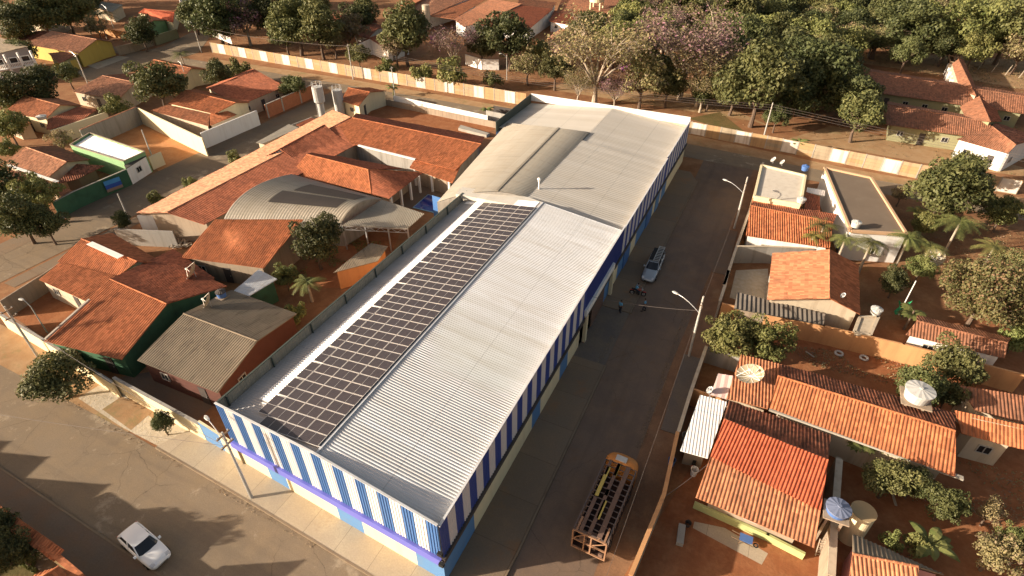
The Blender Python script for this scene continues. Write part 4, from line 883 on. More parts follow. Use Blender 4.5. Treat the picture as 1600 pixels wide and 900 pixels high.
for i, (q, l, m) in enumerate(((D('03', 420, 50, 560, 60, 400, 120, 540, 135), 'red tiled house roof among the upper right trees, left one', T_ORANGE), (D('03', 830, 75, 960, 90, 820, 120, 940, 150), 'small tiled roof between crowns at the top right', T_WARM), (D('03', 1020, -10, 1150, 0, 1000, 20, 1120, 30), 'orange roof at the very top above the right trees', T_ORANGE), (D('03', 1330, -20, 1540, -5, 1310, 10, 1530, 25), 'flat orange roof at the top right corner', T_WARM))):
    g('house', l, q, 3, 4.4, m, WHITE, win=0)
shed('house', 'white roofed house at the top among the right trees', D('03', 480, 35, 600, 45, 610, 0, 490, -5), [3, 3, 3.2, 3.2], GALVW, WHITE, win=0)

# ---------------------------------------------------------------- houses right of the side street
wallrun('long low side street wall with brown coping from the bottom edge to the white roof', D('32', 740, 900, 950, 390, 1035, 0), 2.2, RAW, .2, cap=ORW)
wallrun('grey side street wall with pale coping beside the pink awning', D('22', 1040, 900, 1125, 625, 1215, 365), 2.2, RAW, .2, cap=BEIGE)
wallrun('tall grey side street wall beside the orange gabled house', D('22', 1300, 80, 1330, -10, 1352, -110) + D('12', 1325, 880, 1405, 640, 1490, 400, 1570, 115), 2.3, GREYW, .2, cap=BEIGE)
wallrun('grey cross wall between the striped roof and the orange gabled house', D('12', 1405, 640, 1600, 640) + D('13', 290, 655), 2.4, GREYW, .18, cap=BEIGE)
def flat(name, label, q, z, rm, wm, inz=.35, par=None, cat='building'):
    P = [G(p, z) for p in q]; T = thing(name, label, cat, (P[0].x, P[0].y, 0)); walls_mb(P).build('wall', wm, T)
    Q = inset(P, .15, -inz * .5); mb = MB(); mb.face(Q); mb.build('flat_roof', rm, T)
    for i in range(len(P)):
        a, b = P[i], P[(i + 1) % len(P)]; mb = MB(); mb.beam(a - Vector((0, 0, .12)), b - Vector((0, 0, .12)), .3, .36); mb.build('parapet', par or wm, T)
    openings(T, P, 2); return T
flat('flat_roofed_house', 'small flat house with a cream slab roof and two dishes', D('13', -40, 130, 235, 195, 205, 375, -85, 325), 4.0, M_plain('slab_cream', (.6, .54, .45), .8, .08, dirt=(.4, .33, .25)), CREAM)
flat('flat_roofed_building', 'long building with a dark flat roof and tan parapets', D('13', 355, 145, 645, 208, 868, 560, 520, 540), 4.2, M_plain('roof_felt', (.17, .13, .095), .85, .15, .3, dirt=(.2, .16, .12)), WHITE, par=M_plain('parapet_tan', (.5, .33, .2), .8, .12))
g('house', 'striped terracotta roofed house between the flat slab roof and the cross wall', D('12', 1490, 385, 2010, 490, 1462, 572, 1985, 650, 1500, 355, 2030, 440), 3.0, 4.2, T_ORANGE, WHITE, backmat=T_RED, pitch=.27, amp=.07, win=3)
shed('house', 'orange roof strip below the cream slab roof', D('12', 1490, 385, 1740, 420, 1750, 355, 1510, 315), [3.2, 3.2, 3.4, 3.4], T_WARM, RAW, win=0)
shed('house', 'dark red tile roof beside the dark flat roof building', D('13', 225, 425, 325, 450, 325, 330, 240, 300), [2.8, 2.8, 3.0, 3.0], T_RED, RAW, win=0)
shed('shed', 'small white sheet awning in the alley by the cream slab roof', D('13', 240, 300, 355, 325, 355, 290, 245, 272), [2.8, 2.8, 3, 3], GALVW, RAW, cat='awning', win=0, ins=.8, prof='trap')
g('house', 'orange gabled house with a beige gable end and a dark lean-to', D('f', 1296, 390, 1296, 466, 1207, 396, 1199, 468, 1341, 414, 1344, 491), 3.2, 4.9, T_WARM, BEIGE, backmat=T_ORANGE, win=2)
shed('shed', 'dark striped fibre-cement lean-to below the orange gabled house', D('f', 1147, 482, 1287, 508, 1289, 491, 1152, 457), [2.4, 2.4, 2.7, 2.7], FIBRO_D, RAW, cat='lean-to', pitch=.45, amp=.1, prof='sine', win=0, ins=.6)
P = [G(p) for p in D('22', 1360, 100, 1400, -20, 1600, -20, 1590, 130)]
lot('yard_gravel', STONE, '12', 1400, 790, 1600, 780, 1600, 1040, 1360, 960, z=.018)
wallrun('long orange rendered wall crossing the right yards', D('22', 1320, 95, 1600, 165) + D('23', 350, 235, 850, 350, 1300, 462, 1600, 540), 2.3, ORW, .2)
flat('outhouse', 'small beige flat outhouse carrying a pale water tank', D('23', 575, 180, 690, 180, 640, 290, 540, 275), 2.4, BEIGE, BEIGE, inz=.1, cat='outhouse')
g('house', 'brown tiled cottage with a bright white wall below the big rusty mango tree', D('23', 930, 205, 1500, 345, 860, 292, 1480, 440, 930, 170, 1520, 312), 2.6, 3.6, T_BROWN, WHITE, win=2)
g('house', 'long orange tiled house with a white gutter crossing the right yards', D('23', 60, 548, 1175, 895, 10, 750, 1170, 1180, 80, 475, 1165, 782), 3.1, 4.5, T_ORANGE, BEIGE, backmat=T_DARK, win=0, ins=.9)
b = MB(); b.beam(G((1202, 639), 3.0), G((1505, 748), 3.0), .35, .16); lonething(b, 'roof_gutter', CONC, 'pale gutter along the lower eave of the long orange roof', 'gutter', G((1202, 639)))
shed('house', 'square orange tile roof carrying the large mesh dish', D('22', 1340, 690, 1600, 755, 1690, 480, 1430, 415), [3.0, 3.0, 3.2, 3.2], T_WARM, BEIGE, win=0, prof='tile')
shed('house', 'orange tiled roof at the right edge beyond the long orange roof', D('23', 1210, 910, 1600, 1010, 1700, 880, 1170, 765), [2.9, 2.9, 3.8, 3.8], T_ORANGE, BEIGE, win=2, ins=1.3)
shed('house', 'shaded orange roof at the right edge beside the yard trees', D('23', 1290, 760, 1640, 860, 1640, 680, 1200, 610), [2.8, 2.8, 3.4, 3.2], T_BROWN, BEIGE, win=0)
RB = g('house', 'house with a bright new red tile band and a lime veranda wall', D('f', 1131, 655, 1294, 719, 1087, 777, 1273, 856, 1139, 626, 1298, 680), 3.0, 4.5, T_WARM, RAW, backmat=T_DARK, win=2, ins=1.7)
a0, a1, b1, b0 = G((1131, 657), 4.5), G((1293, 720), 4.5), G((1282, 795), 3.72), G((1111, 716), 3.72)
K0, K1, L0, L1 = G((1131, 655), 4.5), G((1294, 719), 4.5), G((1087, 777), 3.0), G((1273, 856), 3.0); nv = Vector((0, 0, .03))
mb = MB(); mb.corr([K0.lerp(L0, .5) + nv, K1.lerp(L1, .6) + nv, K1 + nv, K0 + nv], .25, .065, 'tile', thick=.01); mb.build('new_tile_band', T_NEW, RB, label='bright new red tiles on the upper half of the slope')
shed('carport', 'white corrugated carport roof beside the red banded house', D('f', 1063, 704, 1106, 716, 1136, 628, 1094, 617), [2.6, 2.6, 2.8, 2.8], GALVW, RAW, cat='carport', pitch=.25, amp=.025, prof='trap', win=0, ins=1.0)
P = [G(p, z) for p, z in zip(D('22', 1240, 665, 1345, 695, 1385, 550, 1290, 535), [2.5, 2.5, 2.9, 2.8])]
T = thing('awning', 'pink white curved awning beside the grey side street wall', 'awning', (P[0].x, P[0].y, 0)); mb = MB(); mb.corr(P, .6, .04, 'sine'); mb.build('roof', M_plain('pinkish', (.68, .5, .45), .5, .05), T)
for p in P: mb = MB(); mb.box((p.x, p.y, p.z / 2 - .05), (.1, .1, p.z - .1)); mb.build('post', STEEL, T)
wallrun('low orange wall behind the white carport roof', D('22', 1125, 625, 1335, 700), 2.1, ORW, .18)
wallrun('shaded yard wall with a white end left of the mesh dish', D('22', 1230, 370, 1425, 430), 2.0, GREYW, .18)
wallrun('lime veranda wall in front of the red banded house', D('32', 1150, 440, 1600, 640) + D('33', 225, 755), .7, LIME, .2)
wallrun('tall brown dividing wall beside the blue water tank', D('33', 445, 170, 415, 560, 395, 900), 2.4, RAW, .4, cap=BEIGE)
g('house', 'tiled house with a grey striped rear slope at the bottom right edge', D('33', 530, 762, 942, 842, 500, 980, 930, 1060, 530, 640, 1100, 890), 3.0, 4.1, T_WARM, PINK, backmat=FIBRO, win=0)
# bottom left houses
wallrun('tile-capped wall at the bottom left corner', [(-600, 640), (-200, 740)] + D('30', 0, 490, 370, 790, 500, 900) + [(160, 930), (420, 1070)], 2.2, CREAM, .3, cap=T_ORANGE)
mb = MB(); a, b = G((-40, 775), 2.25), G((92, 868), 2.25); d = (b - a).normalized(); n = Vector((d.y, -d.x, 0)) * .38
mb.corr([a + n - Vector((0, 0, .1)), b + n - Vector((0, 0, .1)), b - n + Vector((0, 0, .12)), a - n + Vector((0, 0, .12))], .26, .07); T_ = lonething(mb, 'wall_tiles', [T_ORANGE], 'orange coping tiles on the bottom left wall', 'coping tiles', (a.x, a.y, 0))
g('house', 'tiled house whose roof corner shows at the bottom left', D('30', 370, 840, 120, 1000, 560, 930, 300, 1150), 3.0, 4.4, T_ORANGE, CREAM, win=0)

def caster(p, h):      # where something h metres tall stands whose shadow ends at photo point p
    g = G(p); k = h / math.tan(SUN_EL); return Vector((g.x - math.cos(SUN_AZ) * k, g.y - math.sin(SUN_AZ) * k, h))
for i, (p, w, dp, h, l) in enumerate((((169, 757), 7, 8, 4.6, 'gabled house south of the front street opposite the round street tree'), ((74, 714), 8, 9, 4.4, 'second gabled house south of the front street'), ((14, 690), 9, 9, 4.8, 'third gabled house south of the front street, farthest left'))):
    q = caster(p, h); K0 = q; K1 = q + Vector((0, -dp, 0)); e = h - 1.3; L0 = Vector((K0.x - w / 2, K0.y, e)); R0 = Vector((K0.x + w / 2, K0.y, e)); L1 = L0 + Vector((0, -dp, 0)); R1 = R0 + Vector((0, -dp, 0))
    house('house', l, 'house', [[L0, L1, K1, K0], [R0, R1, K1, K0]], [L0, K0, R0, R1, K1, L1], T_ORANGE, CREAM, [(K0, K1)])
# ---------------------------------------------------------------- trees
def leafmesh(name, mat, centres, outs, size, rng, jit=.7, aspect=.55):
    n = len(centres); c = np.asarray(centres); o = np.asarray(outs) + rng.normal(0, jit, (n, 3)); o /= np.linalg.norm(o, axis=1)[:, None] + 1e-9
    r = rng.normal(0, 1, (n, 3)); a = np.cross(o, r); a /= np.linalg.norm(a, axis=1)[:, None] + 1e-9; b = np.cross(o, a)
    s = (size * rng.uniform(.6, 1.35, n))[:, None]; a = a * s; b = b * s * aspect
    V = np.stack([c - a, c - b * 1.0 + a * .1, c + a, c + b], 1).reshape(-1, 3)
    me = bpy.data.meshes.new(name); me.vertices.add(4 * n); me.vertices.foreach_set('co', V.astype(np.float32).ravel())
    me.loops.add(4 * n); me.loops.foreach_set('vertex_index', np.arange(4 * n, dtype=np.int32)); me.polygons.add(n)
    me.polygons.foreach_set('loop_start', np.arange(0, 4 * n, 4, dtype=np.int32)); me.materials.append(mat); me.update(calc_edges=True); return me
def limbs(rng, n, h0, spread, up_, r0, sub=3, wob=.12):
    mb = MB(); tips = []
    mb.tube([(0, 0, 0), (rng.normal(0, .03), rng.normal(0, .03), h0 * .55), (0, 0, h0)], [r0 * 1.25, r0 * .9, r0 * .75], 8)
    for k in range(n):
        a = 2 * math.pi * (k + rng.random() * .6) / n; e = spread * rng.uniform(.6, 1.0); z = h0 + up_ * rng.uniform(.5, 1)
        p1 = Vector((math.cos(a) * e * .4, math.sin(a) * e * .4, h0 + (z - h0) * .5)); p2 = Vector((math.cos(a) * e, math.sin(a) * e, z))
        mb.tube([(0, 0, h0 * .9), p1, p2], [r0 * .6, r0 * .38, r0 * .12], 6)
        for j in range(sub):
            t = p1.lerp(p2, rng.random()); a2 = a + rng.normal(0, .8); q = t + Vector((math.cos(a2) * spread * .4, math.sin(a2) * spread * .4, up_ * rng.uniform(.1, .45)))
            m = t.lerp(q, .5) + Vector((rng.normal(0, wob * .3), rng.normal(0, wob * .3), .02)); mb.tube([t, m, q], [r0 * .22, r0 * .14, r0 * .04], 5); tips.append(q)
            for jj in range(2):
                w = m + Vector((rng.normal(0, .2), rng.normal(0, .2), rng.uniform(.05, .25))) * spread; mb.tube([m, w], [r0 * .1, r0 * .025], 4); tips.append(w)
        tips.append(p2)
    return mb, tips
PROTO = {}
def crown_proto(kind, var, leaf, nlobe, nleaf, lsize, flat=.8, lob=.3, trunk=BARK, density=1.0, h0=.75, rough=.35, tip=None):
    rng = np.random.default_rng(abs(hash((len(kind), var, nlobe))) % 10000 + var * 17 + nleaf)
    cs, os_ = [], []
    for k in range(nlobe):
        # lobes spread over the crown, more on the shell
        d = rng.normal(0, 1, 3); d /= np.linalg.norm(d); rr = rng.uniform(.35, .9) * (1 + rng.normal(0, rough * .3)); c = d * rr; c[2] *= flat
        if c[2] < -.45 * flat: c[2] *= .5
        lr = lob * rng.uniform(.6, 1.25); m = int(nleaf * (lr / lob) ** 2)
        dd = rng.normal(0, 1, (m, 3)); dd /= np.linalg.norm(dd, axis=1)[:, None]; rad = lr * rng.uniform(.72, 1.08, m)[:, None]
        pts = c + dd * rad * np.array([1, 1, .8]); keep = rng.random(m) < np.where(dd[:, 2] < -.3, .45, 1)
        cs.append(pts[keep]); os_.append((dd + np.array([0, 0, .25]))[keep])
    cs = np.concatenate(cs); os_ = np.concatenate(os_); cs[:, 2] += 1.15
    me = leafmesh('crown', leaf, cs, os_, lsize, rng)
    import random as _r
    class RR:
        def __init__(s, g): s.g = g
        def random(s): return s.g.random()
        def uniform(s, a, b): return s.g.uniform(a, b)
        def normal(s, a, b): return s.g.normal(a, b)
    mb, tips = limbs(rng, 5, h0 * .8, .7, .55, .055, 3); return me, mb, trunk
def sparse_proto(kind, var, leaf, trunk, n=9, leaves=1500, lsize=.03, bloom=None):
    rng = np.random.default_rng(var * 91 + n); mb, tips = limbs(rng, n, .6, .95, 1.25, .06, 6); cs = []
    for t in tips:
        m = max(1, int(leaves / len(tips))); p = np.array(t) + rng.normal(0, .13, (m, 3)); cs.append(p)
    cs = np.concatenate(cs); o = np.tile([0, 0, 1.0], (len(cs), 1)); return leafmesh('crown', leaf, cs, o, lsize, rng, 1.0), mb, trunk
def get_proto(kind, var):
    k = (kind, var)
    if k in PROTO: return PROTO[k]
    if kind == 'mango': r = crown_proto(kind, var, LF_MANGO, 46, 230, .05, .82, .3)
    elif kind == 'dark': r = crown_proto(kind, var, LF_DARK, 46, 230, .05, .9, .3)
    elif kind == 'light': r = crown_proto(kind, var, LF_LIGHT, 40, 200, .052, .85, .28)
    elif kind == 'rust': r = crown_proto(kind, var, LF_RUST, 90, 260, .03, .75, .22)
    elif kind == 'loose': r = crown_proto(kind, var, LF_DRY, 34, 120, .05, .8, .26, rough=.6)
    elif kind == 'spread': r = crown_proto(kind, var, LF_MANGO, 44, 170, .04, .5, .26, h0=.9)
    elif kind == 'bloom': r = crown_proto(kind, var, LF_PINK, 36, 130, .045, .8, .27, trunk=BARKP)
    elif kind == 'magenta': r = crown_proto(kind, var, LF_BLOOM, 14, 60, .07, .7, .3)
    elif kind == 'bare': r = sparse_proto(kind, var, LF_DRY, BARKP, 9, 5200, .032)
    elif kind == 'barepink': r = sparse_proto(kind, var, LF_PINK, BARKP, 9, 6000, .032)
    elif kind == 'bush': r = crown_proto(kind, var, LF_LIGHT, 22, 110, .09, .8, .36, h0=.4)
    PROTO[k] = (r[0], r[1], r[2]); return PROTO[k]
TRUNKS = {}
def tree(label, px, rpx, kind, var=0, hz=None, cat='tree', zs=1.0, group=None, name=None, rx=None):
    """px: photo position of the crown's middle, rpx: its radius in photo pixels, hz: crown centre height"""
    P = G(px, 3.5); r = rpx * depth(P) / F; Hc = hz if hz is not None else 1.08 * r + .5
    for _ in range(3): P = G(px, Hc); r = rpx * depth(P) / F; Hc = hz if hz is not None else 1.08 * r + .5
    me, mb, tm = get_proto(kind, var); T = thing(name or ('shrub' if kind == 'bush' else 'tree'), label, cat, (P.x, P.y, 0), group)
    if (kind, var) not in TRUNKS:
        o = mb.build('trunk', tm, None, loc=(0, 0, 0)); TRUNKS[(kind, var)] = o.data; bpy.data.objects.remove(o)
    for n_, d_ in (('trunk', TRUNKS[(kind, var)]), ('crown', me)):
        o = bpy.data.objects.new(n_, d_); C.objects.link(o); o.parent = T
    sz = Hc / (1.35 if kind in ('bare', 'barepink') else 1.15); T.scale = (r, r if rx is None else r * rx, sz)
    T.rotation_euler = (0, 0, (px[0] * 7.3 + px[1] * 3.1) % 6.28); return T
def frond(rng, L, droop, w, nseg=9, rise=.5):
    mb = MB(); pts = [];
    for i in range(nseg + 1):
        t = i / nseg; pts.append(Vector((L * t, 0, L * (rise * t - droop * t * t))))
    for i in range(nseg):
        a, b = pts[i], pts[i + 1]; ww = w * (math.sin(math.pi * (i + 1) / (nseg + 1)) ** .6); 
        for s in (-1, 1):
            for k in range(3):
                p = a.lerp(b, k / 3); q = a.lerp(b, (k + .55) / 3); tip = p + Vector((L * .07, s * ww, -ww * .45)); mb.face([p, q, tip + Vector((.02, 0, 0)), tip])
    return mb
def palm(label, base, h, L, n=16, mat=None, lean=(0, 0), seed=0, trunk_r=.14, cat='palm tree', droop=.75, rise=.5):
    rng = random.Random(seed + 5); T = thing('palm_tree', label, cat, base); B = Vector(base); top = B + Vector((lean[0], lean[1], h))
    mb = MB(); mb.tube([B, B.lerp(top, .5) + Vector((lean[0] * .1, 0, 0)), top], [trunk_r * 1.3, trunk_r, trunk_r * .8], 8); mb.build('trunk', BARKP, T)
    cr = MB()
    for k in range(n):
        a = 2.4 * k + rng.random() * .4; f = frond(rng, L * rng.uniform(.8, 1.1), droop * rng.uniform(.7, 1.2), L * .22, rise=rise * rng.uniform(.4, 1.5)); M = Matrix.Rotation(a, 3, 'Z')
        for fc in f.f: cr.face([top + M @ Vector(f.v[i]) for i in fc])
    cr.build('crown', mat or LF_PALM, T); return T
def palmpx(label, px, h, Lpx, **k):
    P = G(px, h); L = Lpx * depth(P) / F; return palm(label, (P.x, P.y, 0), h, L, **k)
def broadleaf(label, base, h, n, L, w, name='banana_plant', cat='banana plant', seed=0, mat=None, lobed=False):
    rng = random.Random(seed); T = thing(name, label, cat, base); B = Vector(base); mb = MB(); mb.tube([B, B + Vector((.05, 0, h))], [.14, .08], 8); mb.build('trunk', BARK if lobed else LF_LIGHT, T); cr = MB()
    for k in range(n):
        a = 2.4 * k + rng.random(); M = Matrix.Rotation(a, 3, 'Z'); z0 = h * rng.uniform(.75, 1.0); l = L * rng.uniform(.7, 1.1)
        if lobed:
            c = B + Vector((0, 0, z0)) + M @ Vector((l, 0, l * .25)); cr.beam(B + Vector((0, 0, z0)), c, .03)
            for j in range(9):
                b = j * .7; u = Vector((math.cos(b), math.sin(b), -.25)) * w; v = Vector((math.cos(b + .5), math.sin(b + .5), -.2)) * w * .6; cr.face([c, c + v, c + u * 1.1, c + Vector((math.cos(b - .5), math.sin(b - .5), -.2)) * w * .6])
        else:
            P = [B + Vector((0, 0, z0)) + M @ Vector((l * t, 0, l * (1.1 * t - .95 * t * t))) for t in [i / 6 for i in range(7)]]; S_ = M @ Vector((0, 1, 0))
            for i in range(6):
                w0, w1 = w * math.sin(math.pi * (i + .2) / 6.4), w * math.sin(math.pi * (i + 1.2) / 6.4) if i < 5 else .02
                for s in (-1, 1): cr.face([P[i], P[i] + S_ * s * w0 - Vector((0, 0, w0 * .3)), P[i + 1] + S_ * s * w1 - Vector((0, 0, w1 * .3)), P[i + 1]])
    cr.build('crown', mat or LF_LIGHT, T); return T
TR = [
 # upper left
 ('leafy dark tree at the very top left corner', (62, 22), 34, 'mango', 0), ('bright green tree above the car shelter at the top left', (98, 12), 36, 'light', 0),
 ('dark tree at the top left edge above the grey roof', (18, 40), 30, 'dark', 0), ('dark round tree in front of the orange cottage', (219, 50), 22, 'dark', 1),
 ('round tree beside the lamp post below the yellow house', (104, 114), 18, 'mango', 1), ('wide dark tree left of the brown tiled house', (52, 138), 32, 'dark', 0),
 ('dark tree at the left edge below the balcony house', (8, 145), 30, 'dark', 1), ('big round mango tree beside the brown tiled house', (245, 128), 39, 'mango', 1),
 ('light shrub against the grey block wall of the empty lot', (180, 166), 17, 'bush', 0), ('bushy hedge right of the cream walled house', (340, 116), 20, 'mango', 0),
 ('pale green shrub at the bend of the upper street', (370, 107), 16, 'bush', 1), ('small tree behind the hollow brick wall', (457, 134), 19, 'mango', 1),
 ('tree at the left edge above the gabled house', (10, 195), 26, 'light', 0), ('bushy tree left of the green flat building', (93, 218), 20, 'loose', 0),
 ('small green tree at the left edge beside the gabled house', (14, 232), 16, 'light', 1), ('large dark street tree at the left edge', (28, 335), 44, 'dark', 1),
 ('dark tree filling the left edge beside the street', (0, 290), 40, 'dark', 0), ('round dark bush in the corner yard by the left street', (190, 346), 14, 'dark', 0),
 ('small weedy bush on the school side of the left street', (243, 311), 11, 'bush', 0), ('low bush at the foot of the long school wing', (297, 284), 10, 'bush', 1), ('weedy tuft at the street end of the school wing', (366, 246), 10, 'bush', 0),
 ('round street tree overhanging the front wall at the left', (90, 588), 52, 'mango', 0), ('small crown beside the cream front wall', (118, 556), 15, 'mango', 1),
 ('small round clipped tree on the pale stone verge', (252, 659), 21, 'mango', 1), ('dark dense tree between the terracotta shed roof and the arched hall', (492, 378), 42, 'dark', 0),
 ('light shrub behind the pale corrugated awning', (445, 432), 20, 'light', 1), ('low shrub on the brown roof edge by the lean-to', (463, 488), 16, 'bush', 1),
 # top
 ('big dark tree right of the billboard', (335, 22), 40, 'dark', 1), ('purple tinged tree left of the precast wall trees', (380, 25), 34, 'bloom', 0), ('tall dark tree behind the purple tinged tree', (415, 22), 32, 'dark', 0),
 ('tall green tree over the left part of the precast wall', (460, 30), 42, 'mango', 1), ('broad tree standing by the wall with a bare trunk', (497, 42), 38, 'mango', 0),
 ('brownish thin tree left of the white walled shed', (542, 42), 30, 'loose', 1), ('big dark tree right of the white walled shed', (632, 50), 40, 'mango', 0),
 ('pale thin tree in front of the big dark tree', (618, 70), 25, 'loose', 0), ('pinkish bare tree beside the white playground wall', (706, 68), 30, 'barepink', 0),
 ('magenta flowering shrub beside the pinkish bare tree', (682, 60), 12, 'magenta', 0), ('low yellow green shrub under the pinkish bare tree', (705, 112), 20, 'bush', 0),
 ('tree in front of the white playground wall', (752, 68), 26, 'mango', 1), ('big dark tree left of the bare trees', (795, 60), 38, 'dark', 0), ('small shrub at the right end of the dry strip', (770, 122), 13, 'bush', 1),
 ('low shrub behind the precast wall under the pale thin tree', (605, 105), 13, 'bush', 0), ('wide shrub row plant behind the precast wall', (660, 112), 15, 'bush', 1),
 ('dry tree with fine leaves left of the big bare tree', (825, 98), 26, 'loose', 1), ('large bare tree with pale spreading limbs', (935, 85), 62, 'bare', 0),
 ('green tree with dense low leaves right of the big bare tree', (1005, 118), 42, 'loose', 0), ('green and pink leaved tree with dark lower crown', (1010, 95), 32, 'mango', 0),
 ('magenta blossom cluster in front of the green and pink tree', (982, 102), 15, 'magenta', 0), ('broad pinkish bare tree in the wood', (1075, 75), 62, 'barepink', 0),
 ('second bare tree with pale limbs in the wood', (1100, 105), 48, 'bare', 1), ('bright green tree above the big bare tree', (985, 28), 28, 'light', 0),
 ('dark olive tree at the top centre', (1065, 15), 36, 'mango', 1), ('thin olive tree behind the square tower', (1020, 20), 22, 'loose', 1), ('dense tree at the top right of centre', (1150, 22), 36, 'mango', 0),
 ('light green tree beside the pinkish bare tree', (1130, 52), 30, 'light', 1), ('tall light green tree at the top right', (1205, 48), 36, 'light', 0), ('tree crown at the very top of the wood', (1245, 15), 28, 'mango', 1),
 ('olive tree left of the upper red roof', (1285, 28), 26, 'loose', 0), ('huge dark green tree at the right of the wood', (1190, 128), 56, 'mango', 0), ('wide dark tree behind the round street tree', (1262, 112), 52, 'dark', 0),
 ('deep green tree between the wood and the school', (1228, 88), 44, 'dark', 1), ('young green tree before the wood', (1215, 180), 20, 'mango', 1), ('leafy low tree below the pale bare tree', (1110, 140), 26, 'mango', 1),
 ('round trimmed tree standing alone before the school', (1346, 173), 39, 'mango', 1), ('wide spreading tree in front of the upper red roof', (1372, 62), 58, 'spread', 0),
 ('shadowy second crown right of the spreading tree', (1425, 45), 40, 'dark', 0), ('large green tree above the roof frame', (1510, 40), 44, 'light', 1), ('dense tree at the upper right corner', (1580, 45), 42, 'mango', 0),
 ('thin crown between the top right trees', (1470, 15), 26, 'loose', 1), ('dark small tree in front of the top right pair', (1550, 68), 24, 'mango', 1), ('tree at the top edge between the far roofs', (1385, 18), 28, 'mango', 0),
 # right
 ('big dense tree right of the dark flat roof', (1478, 300), 58, 'mango', 0), ('upper crown beside the white school pavilion', (1508, 262), 34, 'mango', 1), ('light leafy bush under the big dense tree', (1445, 348), 22, 'light', 0),
 ('large mango tree with rusty new leaves at the right edge', (1545, 455), 72, 'rust', 0), ('tree with rusty leaves at the right border', (1590, 420), 40, 'rust', 0), ('small light tree between palms and rusty tree', (1440, 418), 22, 'light', 1),
 ('leafy yard tree beside the side street wall', (1138, 522), 44, 'light', 0), ('second leafy yard tree over the orange roof', (1203, 535), 40, 'light', 1),
 ('dark yard tree behind the white walled cottage', (1492, 566), 44, 'mango', 1), ('yard tree beside the white round tank', (1440, 605), 36, 'mango', 0), ('lower yard tree right of the white round tank', (1482, 615), 28, 'mango', 1),
 ('green yard tree in front of the long orange roof', (1392, 746), 40, 'mango', 1), ('small yard tree next to the long house gutter', (1430, 755), 28, 'mango', 0), ('yard tree at the right of the red dirt yard', (1480, 785), 36, 'mango', 1),
 ('thin yard tree beside the right dirt wall', (1550, 800), 26, 'loose', 0), ('leafy tree at the bottom right edge', (1558, 862), 42, 'loose', 1), ('green shrub tree at the lower right border', (1590, 845), 30, 'light', 0),
 ('low green shrub behind the striped grey roof', (1432, 852), 18, 'bush', 0), ('small dark shrub by the striped grey roof', (1395, 845), 15, 'bush', 1), ('bushy plant at the right edge beside the white walled cottage', (1590, 530), 20, 'bush', 0),
 ('garden bush in the bottom left corner', (25, 860), 34, 'dark', 1), ('second garden bush in the bottom left corner', (0, 830), 30, 'dark', 0)]
q = caster((282, 842), 4.2); TREE_S = q
for t in TR: tree(t[0], t[1], t[2] * (1.12 if t[1][1] < 200 else 1.0), t[3], t[4], hz=(4.6 if t[3] == 'spread' else 2.7 if t[0].startswith('round street tree') else None), cat='shrub' if t[3] in ('bush', 'magenta') else 'tree')
def tree_at(label, P, r, kind, var, Hc, name='tree'):
    me, mb, tm = get_proto(kind, var); T = thing(name, label, 'tree', (P[0], P[1], 0))
    if (kind, var) not in TRUNKS: o = mb.build('trunk', tm, None, loc=(0, 0, 0)); TRUNKS[(kind, var)] = o.data; bpy.data.objects.remove(o)
    for n_, d_ in (('trunk', TRUNKS[(kind, var)]), ('crown', me)): o = bpy.data.objects.new(n_, d_); C.objects.link(o); o.parent = T
    T.scale = (r, r, Hc / 1.15); return T
tree_at('rounded garden tree south of the front street behind the tiled wall', TREE_S, 2.6, 'dark', 0, 3.0)
# the wood between the precast wall and the pavilions: more crowns, and the far belt
FILL = [(570, 20, 22), (868, 105, 26), (840, 80, 20), (905, 130, 24), (960, 60, 34), (962, 140, 22), (1040, 55, 34), (1045, 130, 28), (1090, 30, 30), (1100, 140, 26), (1140, 90, 38), (1165, 60, 34), (1175, 20, 28), (1150, 135, 34), (1180, 100, 36), (1215, 15, 30), (1230, 55, 32), (1270, 60, 34), (1290, 90, 32), (1310, 120, 26), (1300, 140, 24), (1240, 150, 34), (1320, 20, 22), (1420, 80, 26), (1330, 60, 28), (1450, 65, 22), (1480, 70, 24), (1525, 75, 26), (1560, 20, 30), (1600, 75, 30), (1130, 10, 22), (1005, 60, 28), (1440, 20, 24),
        (300, 20, 24), (150, 40, 18), (30, 80, 22), (130, 5, 20), (560, 85, 16), (445, 55, 22), (520, 60, 22), (350, 40, 22), (1400, 440, 20), (1570, 330, 26), (1530, 300, 26), (1410, 300, 16), (1385, 350, 14), (1600, 500, 30), (60, 300, 30), (70, 350, 26)]
KN = {'mango': 'green', 'dark': 'deep green', 'light': 'light green', 'loose': 'thin dry-leaved', 'bare': 'nearly bare', 'barepink': 'pinkish bare'}
def near_word(x, y):
    best = min(TR, key=lambda t: (t[1][0] - x) ** 2 + (t[1][1] - y) ** 2); dx, dy = x - best[1][0], y - best[1][1]
    w = ('right of' if dx > 0 else 'left of') if abs(dx) > abs(dy) else ('in front of' if dy > 0 else 'behind'); return w, best[0]
used_l = set()
for i, (x, y, r) in enumerate(FILL):
    k = ['mango', 'dark', 'light', 'mango', 'loose'][i % 5] if not 860 < x < 1120 else ['loose', 'mango', 'loose', 'bare', 'light', 'barepink'][i % 6]
    w, b = near_word(x, y); b = ' '.join(b.split()[:9 - (1 if k in ('loose', 'barepink', 'bare') else 0)]); lab = '%s tree standing %s the %s' % (KN[k], w, b)
    lab = ' '.join(lab.split()[:16])
    while lab.split()[-1] in ('the', 'a', 'of', 'at', 'with', 'and', 'by', 'in', 'on', 'above', 'beside'): lab = ' '.join(lab.split()[:-1])
    if lab in used_l: lab = 'smaller ' + ' '.join(lab.split()[:15])
    used_l.add(lab); tree(lab, (x, y), r * 1.15, k, i % 2)
